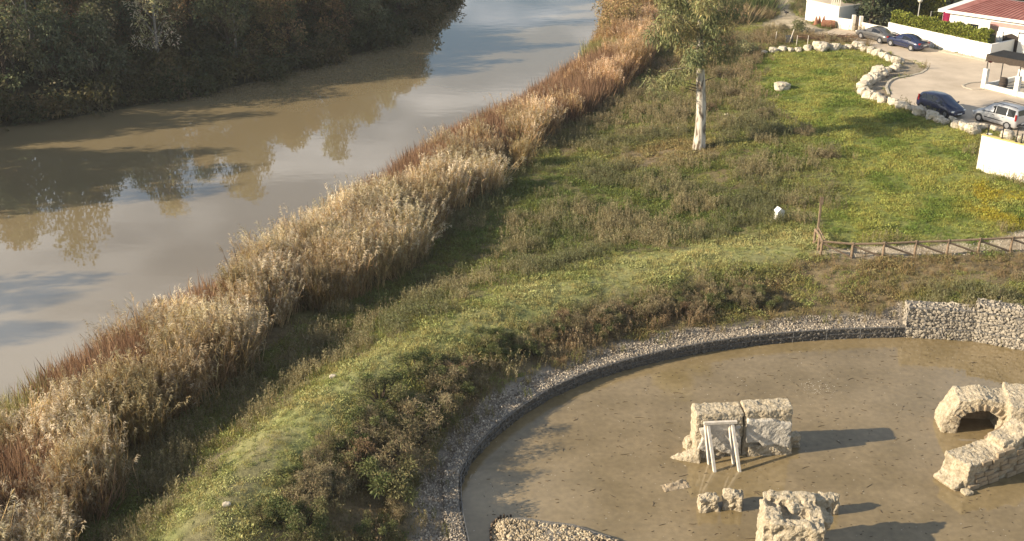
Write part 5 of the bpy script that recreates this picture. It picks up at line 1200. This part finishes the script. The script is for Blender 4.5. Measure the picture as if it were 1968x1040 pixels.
def on_house(f, z, w, h, nm, m_, d=0.05):
    c = h0 + dh * f - hn * d / 2; g = G(); g.box((c[0], c[1], GZ + z), (w, d, h), Matrix.Rotation(math.atan2(dh[1], dh[0]), 3, 'Z')); return g.obj(nm, m_, hs)
on_house(0.66, 2.25, 4.6, 0.42, 'pink_band', M['pink_panel']); on_house(0.50, 1.2, 0.9, 2.0, 'door', M['dark_box']); on_house(0.78, 1.3, 1.1, 0.9, 'window', M['glass'], 0.04); on_house(0.3, 1.4, 1.2, 1.0, 'window', M['glass'], 0.04)
# washing and clutter in the yard
v = pw(1811, 73); t = empty('washing_line', (v[0], v[1], GZ), 0, 'washing line with a bright pink cloth behind the hedge', 'washing line')
for sx in (-1.6, 2.6): g = G(); g.tube([(sx, 0, 0), (sx, 0, 2.9)], 0.035, 6); g.obj('pole', M['post_grey'], t)
g = G(); g.tube([(-1.6, 0, 2.85), (2.6, 0, 2.85)], 0.01, 4); g.obj('cord', M['post_grey'], t)
g = G(); N = 9
for i in range(N): 
    for j in range(4): g.V.append((-0.3 + 1.5 * i / (N - 1), -0.05 + 0.07 * math.sin(i * 1.7) * (j / 3), 2.86 - 0.5 * j))
g.F = [(i * 4 + j, (i + 1) * 4 + j, (i + 1) * 4 + j + 1, i * 4 + j + 1) for i in range(N - 1) for j in range(3)]; g.obj('pink_cloth', M['pink_cloth'], t, smooth=True)
g = G()
for i in range(5): 
    for j in range(4): g.V.append((1.4 + 0.7 * i / 4, 0.05 * math.sin(i * 2) * (j / 3), 2.86 - 0.42 * j))
g.F = [(i * 4 + j, (i + 1) * 4 + j, (i + 1) * 4 + j + 1, i * 4 + j + 1) for i in range(4) for j in range(3)]; g.obj('white_cloth', M['white_wall'], t, smooth=True)
# dark arched gate between the white pillars
g0, g1 = pw(1922, 104), pw(1952, 108); gt = empty('dark_gate', (*g0, GZ), math.atan2(g1[1] - g0[1], g1[0] - g0[0]), 'dark brown gabled gate between white pillars', 'gate'); gw_ = np.hypot(*(g1 - g0))
g = G(); pr_ = [(0, 0), (gw_, 0), (gw_, 1.9), (gw_ / 2, 2.2), (0, 1.9)]; g.add([(x, 0, z) for x, z in pr_] + [(x, 0.08, z) for x, z in pr_], [tuple(range(5)), tuple(range(9, 4, -1))] + [(i, 5 + i, 5 + (i + 1) % 5, (i + 1) % 5) for i in range(5)]); g.obj('leaf', M['dark_box'], gt)
for sx in (-0.32, gw_ + 0.32): g = G(); g.box((sx, 0.05, 1.0), (0.6, 0.4, 2.6)); g.obj('pillar', M['white_wall'], gt, bevel=0.02)
g = G(); g.box((gw_ + 3.1, 0.05, 1.0), (5.0, 0.25, 2.6)); g.obj('side_wall', M['white_wall'], gt)
# street lamp
lp = pw(1760, 64); lm = empty('street_lamp', (*lp, GZ), 0, 'street lamp with a round globe above the hedge', 'lamp')
g = G(); g.tube([(0, 0, -0.2), (0, 0, 1.0), (0, 0, 3.35)], [0.09, 0.07, 0.05], 10); g.obj('pole', M['post_grey'], lm, smooth=True)
bm = bmesh.new(); bmesh.ops.create_uvsphere(bm, u_segments=18, v_segments=12, radius=0.27); me = bpy.data.meshes.new('globe'); bm.to_mesh(me); bm.free(); me.polygons.foreach_set('use_smooth', [True] * len(me.polygons)); mesh_obj('globe', me, M['globe'], lm, (0, 0, 3.62))
g = G(); g.tube([(0, 0, 3.30), (0, 0, 3.42)], [0.06, 0.13], 10); g.obj('collar', M['post_grey'], lm)
# pergola: low white walls, net roof on iron posts
c1_, c2_ = pw(1889, 169), pw(2010, 199); dp = c2_ - c1_; pd = dp / np.hypot(*dp); pn = np.array([-pd[1], pd[0]])
pg = empty('terrace', (0, 0, 0), 0, 'roadside terrace of low white walls under a black net canopy', 'pergola')
wall_line(G(), [c1_, c2_], GZ - 0.3, GZ + 0.42, 0.25).obj('front_wall', M['white_wall'], pg)
dpth = 5.2
wall_line(G(), [c1_ + pn * 0.253, c1_ + pn * dpth], GZ - 0.3, GZ + 0.42, 0.25, -0.25).obj('side_wall', M['white_wall'], pg)
wall_line(G(), [c1_ + pn * (dpth + 0.003), c2_ + pn * (dpth + 0.003)], GZ - 0.3, GZ + 1.0, 0.25).obj('back_wall', M['white_wall'], pg)
L_ = np.hypot(*dp)
for f in (0.0, 0.52): q = c1_ + dp * f + pn * 0.12; g = G(); g.box((q[0], q[1], GZ + 0.75), (0.42, 0.42, 2.1), Matrix.Rotation(math.atan2(pd[1], pd[0]), 3, 'Z')); g.obj('pillar', M['white_wall'], pg, bevel=0.02)
TZ = GZ + 3.15
for f, dn_ in ((0.0, 0.13), (0.52, 0.13), (0.62, 0.6), (0.03, 2.25), (0.55, 2.25)): 
    q = c1_ + dp * f + pn * dn_; z0_ = 1.78 if dn_ < 0.2 else 0; g = G(); g.tube([(q[0], q[1], GZ + z0_), (q[0], q[1], TZ)], 0.05, 6); g.obj('post', M['black_iron'], pg)
g = G(); NU, NV = 14, 7
for i in range(NU):
    for j in range(NV):
        f = i / (NU - 1); e = j / (NV - 1); q = c1_ + dp * f * 1.0 - pn * 0.25 * (1 - e) + pn * 2.3 * e; g.V.append((q[0], q[1], TZ + 0.04 - 0.10 * math.sin(f * math.pi * 4) ** 2 * math.sin(e * math.pi) + 0.05 * e + 0.22 * f))
g.F = [(i * NV + j, (i + 1) * NV + j, (i + 1) * NV + j + 1, i * NV + j + 1) for i in range(NU - 1) for j in range(NV - 1)]; g.obj('net_canopy', M['net'], pg, smooth=True)
g = G()
for i in range(NU):
    f = i / (NU - 1); q = c1_ + dp * f - pn * 0.255
    for z_ in (TZ + 0.03 + 0.22 * f, TZ - 0.55 + 0.22 * f + 0.05 * math.sin(i * 2.1)): g.V.append((q[0], q[1], z_))
g.F = [(2 * i, 2 * i + 2, 2 * i + 3, 2 * i + 1) for i in range(NU - 1)]; g.obj('valance', M['reed_screen'], pg)
g = G(); g.bar((*(c1_ - pn * 0.2), TZ), (*(c2_ - pn * 0.2), TZ + 0.2), 0.06, 0.06); g.obj('beam', M['black_iron'], pg)
fl = [c1_ + pn * 0.27 + pd * 0.02, c2_ + pn * 0.27, c2_ + pn * (dpth - 0.01), c1_ + pn * (dpth - 0.01) + pd * 0.02]
G().prism(fl, GZ - 0.2, GZ + 0.06).obj('floor', M['kerb'], pg)
bq = c1_ + dp * 0.20 + pn * 1.1
br = empty('wine_barrel', (*bq, GZ + 0.06), 0, 'dark upright wooden barrel on the terrace', 'barrel')
g = G(); g.tube([(0, 0, 0), (0, 0, 0.25), (0, 0, 0.5), (0, 0, 0.75), (0, 0, 1.0)], [0.30, 0.37, 0.40, 0.37, 0.30], 18); g.obj('staves', M['dark_wood'], br, smooth=False)
for z_ in (0.12, 0.34, 0.66, 0.88): g = G(); r_ = 0.30 + 0.105 * math.sin(math.pi * z_) ; g.tube([(0, 0, z_ - 0.025), (0, 0, z_ + 0.025)], r_ + 0.006, 18); g.obj('hoop', M['black_iron'], br)
# round traffic sign
sq = c1_ - pd * 0.25 + pn * 0.9
sg = empty('round_sign', (*sq, GZ), 0.25, 'round dark red traffic sign on a pole by the terrace', 'sign')
g = G(); g.tube([(0, 0, -0.2), (0, 0, 2.75)], 0.035, 8); g.obj('pole', M['post_grey'], sg)
g = G(); g.tube([(0, -0.075, 2.5), (0, -0.045, 2.5)], 0.31, 24); g.obj('disc', M['sign_red'], sg)
g = G(); g.box((0, -0.082, 2.52), (0.30, 0.008, 0.085)); g.obj('bar_mark', M['sign_pale'], sg)
# cream wall at the right edge with iron posts
k0, k1 = np.array(ground(1876, 326)[:2]), np.array(ground(1968, 353)[:2]); kd = (k1 - k0) / np.hypot(*(k1 - k0)); k2 = k0 + kd * 9; kn = np.array([-kd[1], kd[0]]); kz = 0.3
rw_ = empty('cream_wall', (0, 0, 0), 0, 'tall cream wall with ochre coping at the right photo edge', 'wall')
wall_line(G(), [k0, k2], kz - 0.8, kz + 2.75, 0.3).obj('wall', M['cream_wall'], rw_)
wall_line(G(), [k0 - kd * 0.04, k2], kz + 2.752, kz + 2.83, 0.36, -0.03).obj('coping', M['coping'], rw_)
wall_line(G(), [k0 + kn * 0.303 + kd * 0.3, k0 + kn * 1.0 + kd * 0.3], kz - 0.8, kz + 2.75, 0.3).obj('return_wall', M['cream_wall'], rw_)
for k, f in enumerate((0.35, 1.5, 2.6, 3.0)):
    q = k0 + kd * f + kn * 0.18; t = empty('iron_post', (*q, kz + 2.82), 0, ('leftmost black iron post on the cream wall', 'second black iron post from the left on the cream wall', 'tall third black iron post on the cream wall', 'short rightmost black iron post on the cream wall')[k], 'post')
    hh = (0.75, 0.95, 1.35, 0.7)[k]; g = G(); g.tube([(0, 0, 0), (0, 0, hh)], 0.045, 8); g.obj('shaft', M['black_iron'], t); g = G(); g.box((0, 0, 0.02), (0.16, 0.16, 0.03)); g.obj('foot_plate', M['black_iron'], t)

# garden trees behind the walls
M['garden_leaf'] = leaf_mat('garden_leaf', (1, 1, 1), 0.25)
gt1 = tree_meshes(800, 5.6, 2.7, 1.4, 0.3, 0.19, [(0.085, 0.10, 0.05), (0.11, 0.12, 0.065), (0.065, 0.08, 0.04)], 40, 130, 0.16, lmat=M['garden_leaf'], bmat=M['bark'])
gt2 = tree_meshes(801, 5.4, 2.6, 1.4, 0.3, 0.19, [(0.20, 0.19, 0.035), (0.26, 0.23, 0.045), (0.14, 0.15, 0.03)], 40, 120, 0.16, lmat=M['garden_leaf'], bmat=M['bark'])
gt3 = tree_meshes(802, 6.5, 3.0, 1.0, 0.3, 0.18, [(0.09, 0.11, 0.035), (0.13, 0.14, 0.04), (0.06, 0.08, 0.028)], 44, 120, 0.18, lmat=M['garden_leaf'], bmat=M['bark'])
for f, px, py, sc, lab in ((gt1, 1672, 52, 1.05, 'dense grey green tree over the low wall behind the grey car'), (gt3, 1632, 40, 0.85, 'green tree beside the white outbuilding'), (gt1, 1705, 46, 0.9, 'grey green tree at the left end of the hedge'), (gt2, 1745, 44, 0.9, 'yellow green tree left of the street lamp'), (gt2, 1785, 46, 0.85, 'yellow green tree right of the street lamp by the house'),
        (gt3, 1720, 25, 1.0, 'dark tree behind the garden trees'), (gt3, 1775, 24, 0.9, 'dark tree behind the street lamp'), (gt3, 1830, 8, 0.9, 'dark tree beyond the red roof, left one'), (gt3, 1890, 4, 0.8, 'dark tree beyond the red roof, middle one'), (gt2, 1950, 4, 0.75, 'yellow green tree beyond the red roof, right one'), (gt3, 1640, 14, 1.0, 'dark tree behind the outbuilding')):
    x, y = P(px, py, GZ); plant_tree('garden_tree', f, (x, y, GZ - 0.1), px * 0.7, sc, lab)
for px, py, sc, lab in ((1440, -8, 1.1, 'dark tree shading the path at the top edge'), (1500, -14, 1.1, 'dark tree shading the far end of the sandy path')):
    v = ground(px, py); plant_tree('path_tree', gt3, v, px, sc, lab)

# rusty barrels, cut branches and boards on the sandy patch
v = ground(1591, 53); t = empty('rusty_barrel', v, -0.25, 'rusty barrel lying on its side before the white outbuilding', 'barrel')
g = G(); g.tube([(-0.75, 0, 0.42), (-0.7, 0, 0.42), (0, 0, 0.42), (0.7, 0, 0.42), (0.75, 0, 0.42)], [0.36, 0.42, 0.43, 0.42, 0.40], 18, False); g.obj('drum', M['rust'], t)
for x_ in (-0.35, 0.35): g = G(); g.tube([(x_ - 0.03, 0, 0.42), (x_ + 0.03, 0, 0.42)], 0.445, 18); g.obj('rib', M['rust'], t)
g = G(); g.tube([(0.60, 0, 0.42), (0.62, 0, 0.42)], 0.39, 18); g.obj('inside', M['dark_box'], t)  # dark disc across the mouth, coloured for the shade within the drum
for i, (px, py, lab) in enumerate(((1568, 48, 'leftmost rusty cone beside the lying barrel'), (1574, 47, 'tall middle rusty cone beside the lying barrel'), (1583, 47, 'rightmost rusty cone behind the lying barrel'))):
    v = ground(px, py); t = empty('rusty_cone', v, 0, lab, 'cone'); g = G(); g.tube([(0, 0, 0.06), (0, 0, 0.5), (0, 0, 1.0)], [0.3, 0.17, 0.05], 12); g.obj('cone', M['rust'], t); g = G(); g.box((0, 0, 0.03), (0.65, 0.65, 0.06)); g.obj('base', M['rust'], t)
def brush_pile(px, py, n, rx, ry, h, col, label, seed):
    v = ground(px, py); rg = np.random.default_rng(seed); b = np.c_[rg.normal(0, rx, n), rg.normal(0, ry, n), rg.random(n) * h]; an = rg.normal(0, 0.5, n) + (rg.random(n) < 0.5) * math.pi
    V = diamonds(b, np.c_[np.cos(an), np.sin(an), rg.normal(0.08, 0.15, n)], rg.uniform(0.5, 1.5, n), 0.05, 0.1, rg); t = empty('brush_pile', v, 0, label, 'brush pile')
    mesh_obj('branches', quads_mesh('branches', V, jit(n, col, 0.3, rg), M['bush_leaf']), None, t)
brush_pile(1600, 80, 700, 1.7, 0.5, 0.55, (0.20, 0.115, 0.065), 'long reddish brown heap of cut branches by the road end', 1)
brush_pile(1560, 76, 350, 1.1, 0.45, 0.4, (0.22, 0.15, 0.09), 'tan heap of cut branches left of the reddish one', 2)
brush_pile(1640, 72, 260, 1.4, 0.4, 0.15, (0.30, 0.23, 0.15), 'thin scatter of pale branches near the grey car', 3)
v = ground(1516, 84); t = empty('leaning_board', v, 0.2, 'dark grey board with a pale stick behind the boulder row', 'board'); g = G(); g.box((0, 0, 0.45), (0.8, 0.06, 0.9), Matrix.Rotation(-0.3, 3, 'X')); g.obj('board', M['grey_board'], t); g = G(); g.bar((-0.05, -0.15, 0), (0.5, 0.1, 1.5), 0.06, 0.06); g.obj('stick', M['timber_pale'], t)
for px, py, lab in ((1530, 90, 'thin stake right of the dark board'), (1551, 90, 'thin stake near the cut branches'), (1490, 82, 'thin stake left of the dark board')):
    v = ground(px, py); t = empty('stake', v, 0, lab, 'stake'); g = G(); g.tube([(0, 0, -0.2), (0.05, 0, 1.2)], 0.035, 6); g.obj('shaft', M['timber_pale'], t)
v0, v1 = ground(1440, 122), ground(1470, 104); g = G(); g.tube([v0 + Vector((0, 0, 0.1)), (v0 + v1) / 2 + Vector((0, 0, 0.2)), v1 + Vector((0, 0, 0.15))], [0.09, 0.11, 0.07], 7); tag(g.obj('fallen_log', M['bark']), 'fallen log at the left end of the boulder row', 'log')
def hen(px, py, rz, label):
    v = ground(px, py); g = G()
    g.tube([(-0.22, 0, 0.30), (-0.12, 0, 0.26), (0.02, 0, 0.24), (0.13, 0, 0.28), (0.18, 0, 0.36), (0.20, 0, 0.43), (0.24, 0, 0.44), (0.29, 0, 0.43)], [0.02, 0.08, 0.12, 0.10, 0.05, 0.045, 0.04, 0.008], 8)
    g.add([(-0.16, -0.03, 0.28), (-0.16, 0.03, 0.28), (-0.34, 0.05, 0.46), (-0.34, -0.05, 0.46)], [(0, 1, 2, 3)])
    for s_ in (-1, 1): g.tube([(0.02, s_ * 0.05, 0.18), (0.0, s_ * 0.05, 0.08), (0.02, s_ * 0.05, 0.0)], 0.012, 5)
    o = g.obj('hen', M['black_feather'], None, v, (0, 0, rz), smooth=True); o.scale = (1.25, 1.25, 1.25); tag(o, label, 'hen')
hen(1487, 32, 0.4, 'black hen in the middle of the sandy path'); hen(1454, 40, 2.0, 'black hen on the grass left of the sandy path'); hen(1511, 29, 2.6, 'black hen on the grass near the white outbuilding')

# ------------------------------------------------------------------ cars
def car(name, kind, paint, rear_px, front_px, side, label):
    """stations: x, underside, belt, top, half width, half width of the top"""
    if kind == 'sedan':
        st = [(-2.36, .46, .80, .84, .66, .50), (-2.26, .30, .93, .97, .80, .62), (-1.75, .22, .98, 1.04, .86, .66), (-1.50, .22, .98, 1.08, .87, .64), (-0.80, .2, .97, 1.42, .88, .56), (-0.2, .2, .95, 1.47, .88, .58), (0.35, .2, .93, 1.43, .88, .58), (1.12, .2, .92, 1.01, .87, .66), (1.9, .22, .80, .87, .84, .62), (2.25, .28, .66, .71, .76, .55), (2.38, .40, .55, .59, .60, .45)]
        rs, wsn, wb, rad = (3, 4), (6, 7), (-1.36, 1.35), 0.32; side_w = [(3.55, 4.9), (4.95, 6.45)]
    elif kind == 'minivan':
        st = [(-2.08, .42, .95, 1.02, .70, .58), (-2.02, .28, 1.0, 1.15, .82, .64), (-1.75, .2, 1.02, 1.50, .87, .60), (-1.1, .2, 1.0, 1.63, .88, .60), (-0.3, .2, .98, 1.66, .88, .62), (0.35, .2, .96, 1.58, .88, .62), (1.20, .2, .95, 1.10, .87, .68), (1.75, .22, .82, .93, .84, .62), (2.05, .28, .66, .74, .76, .55), (2.15, .38, .55, .60, .60, .45)]
        rs, wsn, wb, rad = (1, 2), (5, 6), (-1.35, 1.38), 0.31; side_w = [(2.25, 2.98), (3.05, 3.95), (4.02, 5.5)]
    else:
        st = [(-2.18, .42, 1.0, 1.06, .74, .66), (-2.15, .28, 1.02, 1.25, .86, .72), (-2.02, .2, 1.04, 1.76, .90, .70), (-1.2, .2, 1.03, 1.83, .905, .70), (-0.2, .2, 1.0, 1.83, .905, .70), (0.45, .2, .98, 1.74, .90, .68), (1.25, .2, .98, 1.16, .89, .70), (1.75, .22, .90, 1.02, .86, .66), (2.08, .28, .72, .80, .80, .58), (2.19, .38, .58, .64, .64, .48)]
        rs, wsn, wb, rad = (1, 2), (5, 6), (-1.36, 1.37), 0.33; side_w = [(2.15, 3.0), (3.08, 4.12), (4.2, 5.6)]
    r0, f0 = pw(*rear_px), pw(*front_px); d = f0 - r0; d /= np.hypot(*d); nrm = np.array([-d[1], d[0]]) * side     # side +1: left side faces the camera
    mid = (r0 + f0) / 2 - nrm * 0.80; ang = math.atan2(d[1], d[0])
    root = empty(name, (*mid, GZ + 0.012), ang, label, 'car')
    def ring(s):
        x, zb, zt, zr, w, wt = s
        h = [(0, zb), (w * .86, zb), (w * .98, zb + .13), (w, zb * .45 + zt * .55), (w * .97, zt), (wt + (w * .97 - wt) * .12, zr - .06), (wt * .75, zr - .004), (0, zr)]
        return [(x, -y, z) for y, z in h] + [(x, y, z) for y, z in h[-2:0:-1]]
    rings = [ring(s) for s in st]; m = len(rings[0]); g = G(); F = []
    for i in range(len(st) - 1):
        for k in range(m): F.append((i * m + k, i * m + (k + 1) % m, (i + 1) * m + (k + 1) % m, (i + 1) * m + k))
    F += [tuple(range(m - 1, -1, -1)), tuple(range((len(st) - 1) * m, len(st) * m))]; g.add([p for r_ in rings for p in r_], F)
    body = g.obj('body', paint, root, smooth=True)
    bm = bmesh.new(); bm.from_mesh(body.data); bmesh.ops.recalc_face_normals(bm, faces=bm.faces); bm.to_mesh(body.data); bm.free()
    def at(fi, k, s_):                                # interpolated point of ring k at fractional station
        i = min(int(fi), len(st) - 2); f = fi - i; p = Vector(rings[i][k]) * (1 - f) + Vector(rings[i + 1][k]) * f
        return Vector((p.x, p.y * (1 if s_ < 0 else -1), p.z))
    def pane(nm, quad, parent=root, m_=M['glass'], lift=0.008):
        c = sum(quad, Vector()) / 4; n_ = (quad[1] - quad[0]).cross(quad[3] - quad[0]).normalized()
        if n_.dot(c - Vector((0, 0, 0.8))) < 0: n_ = -n_
        g = G(); V = [p + n_ * lift for p in quad] + [p - n_ * 0.01 for p in quad]; g.add(V, [(0, 1, 2, 3), (7, 6, 5, 4)] + [(i, 4 + i, 4 + (i + 1) % 4, (i + 1) % 4) for i in range(4)]); return g.obj(nm, m_, parent)
    mixv = lambda p, q, f: p * (1 - f) + q * f
    for s_ in (-1, 1):
        for a_, b2 in side_w:
            lo0, lo1 = at(a_, 4, s_), at(b2, 4, s_); hi0, hi1 = at(max(a_, rs[1] if kind != 'sedan' else a_), 5, s_), at(b2, 5, s_)
            pane('side_window', [mixv(lo0, hi0, .08), mixv(lo1, hi1, .08), mixv(lo1, hi1, .90), mixv(lo0, hi0, .90)], lift=0.014)
    for nm, (i, j) in (('rear_window', rs), ('windscreen', wsn)):
        a0, a1, b0, b1 = at(i, 5, -1), at(i, 5, 1), at(j, 5, -1), at(j, 5, 1)
        Q = [mixv(a0, b0, .10), mixv(a1, b1, .10), mixv(a1, b1, .92), mixv(a0, b0, .92)]; Q = [mixv(q_, Vector((q_.x, 0, q_.z)), .08) for q_ in Q]; pane(nm, Q, lift=0.03)
    for xw in wb:
        for s_ in (-1, 1):
            g = G(); g.tube([(xw, s_ * .50, rad + 0.02), (xw, s_ * .895, rad + 0.02)], rad + 0.055, 20); g.obj('wheel_arch', M['trim'], root)
            wh = empty('wheel', (xw, s_ * 0.80, rad)); wh.parent = root
            g = G(); g.tube([(0, -s_ * .1, 0), (0, s_ * .085, 0), (0, s_ * .11, 0)], [rad, rad, rad * .9], 20); g.obj('tyre', M['tyre'], wh, smooth=False)
            g = G(); g.tube([(0, s_ * .08, 0), (0, s_ * .118, 0)], [rad * .68, rad * .62], 14); g.obj('rim', M['rim'], wh)
    L0, L1 = st[0], st[-1]; zf = st[-2][2]; zr_ = st[1][2]
    for s_ in (-1, 1):
        g = G(); g.box((st[-2][0] - 0.06, s_ * st[-2][4] * .80, zf - .02), (.22, .30, .13), Matrix.Rotation(-s_ * .4, 3, 'Z')); g.obj('headlight', M['lamp_glass'], root, bevel=.02)
        if kind == 'sedan': g = G(); g.box((st[1][0] + .0, s_ * st[1][4] * .80, zr_ - .08), (.2, .34, .16), Matrix.Rotation(s_ * .3, 3, 'Z'))
        else: g = G(); g.box((st[2][0] - .04, s_ * (st[2][4] - .05), zr_ + .08), (.16, .13, .52))
        g.obj('taillight', M['tail_red'], root, bevel=.02)
        g = G(); wsx = st[wsn[1]][0] - .22; g.box((wsx, s_ * (st[wsn[1]][4] + .10), st[wsn[1]][2] + .10), (.12, .2, .14)); g.obj('mirror', paint, root, bevel=.03)
        g = G(); g.box(((wb[0] + wb[1]) / 2, s_ * (st[4][4] + .006), .58), (wb[1] - wb[0] - .9, .02, .07)); g.obj('side_moulding', M['trim'], root)
        for xh in (0.05, -0.85): g = G(); g.box((xh, s_ * (st[4][4] * .985 + .01), st[4][2] - .09), (.18, .03, .035)); g.obj('door_handle', paint if kind != 'van' else M['trim'], root)
        if kind == 'van': g = G(); g.tube([(-1.9, s_ * .60, 1.84), (-1.7, s_ * .60, 1.90), (0.1, s_ * .60, 1.90), (0.35, s_ * .60, 1.80)], .025, 6); g.obj('roof_rail', M['black_iron'], root)
    g = G(); g.box((st[-1][0] - .02, 0, .40), (.12, 1.25, .16)); g.obj('front_bumper', M['trim'] if kind == 'van' else paint, root, bevel=.03)
    g = G(); g.box((st[0][0] + .02, 0, .46), (.14, 1.4, .2)); g.obj('rear_bumper', M['trim'] if kind == 'van' else paint, root, bevel=.03)
    g = G(); g.box((st[-1][0] + .045, 0, .42), (.02, .5, .11)); g.obj('front_plate', M['plate'], root)
    g = G(); g.box((st[0][0] - .055, 0, .55 if kind != 'sedan' else .66), (.02, .5, .11)); g.obj('rear_plate', M['plate'], root)
    g = G(); g.box((st[-2][0] + .05, 0, .60), (.06, .7, .09)); g.obj('grille', M['trim'], root)
    return root
car('sedan', 'sedan', M['grey_paint'], (1685, 82), (1660, 75.5), 1, 'dark grey sedan parked by the low wall')
car('sedan', 'sedan', M['navy'], (1746, 97), (1716, 89.5), 1, 'navy blue sedan parked by the long white garden wall')
car('minivan', 'minivan', M['navy'], (1772, 212), (1814, 226), -1, 'navy blue minivan parked behind the boulder row')
car('estate_van', 'van', M['silver'], (1936, 249), (1880, 233), 1, 'silver high roofed car with roof rails at the right edge')

# ------------------------------------------------------------------ air
hm = bpy.data.materials.new('haze'); hm.use_nodes = True; hn_, hl_ = hm.node_tree.nodes, hm.node_tree.links; hn_.clear()
ho = hn_.new('ShaderNodeOutputMaterial'); hv = hn_.new('ShaderNodeVolumePrincipled'); hv.inputs['Density'].default_value = HAZE; hv.inputs['Color'].default_value = (0.92, 0.94, 0.97, 1); hv.inputs['Anisotropy'].default_value = 0.2
hl_.new(hv.outputs[0], ho.inputs['Volume'])
g = G(); g.box((0, 0, 17.0), (5000, 5000, 46.0)); tag(g.obj('haze', hm), 'thin pale morning haze over river and meadow', 'haze', kind='stuff')
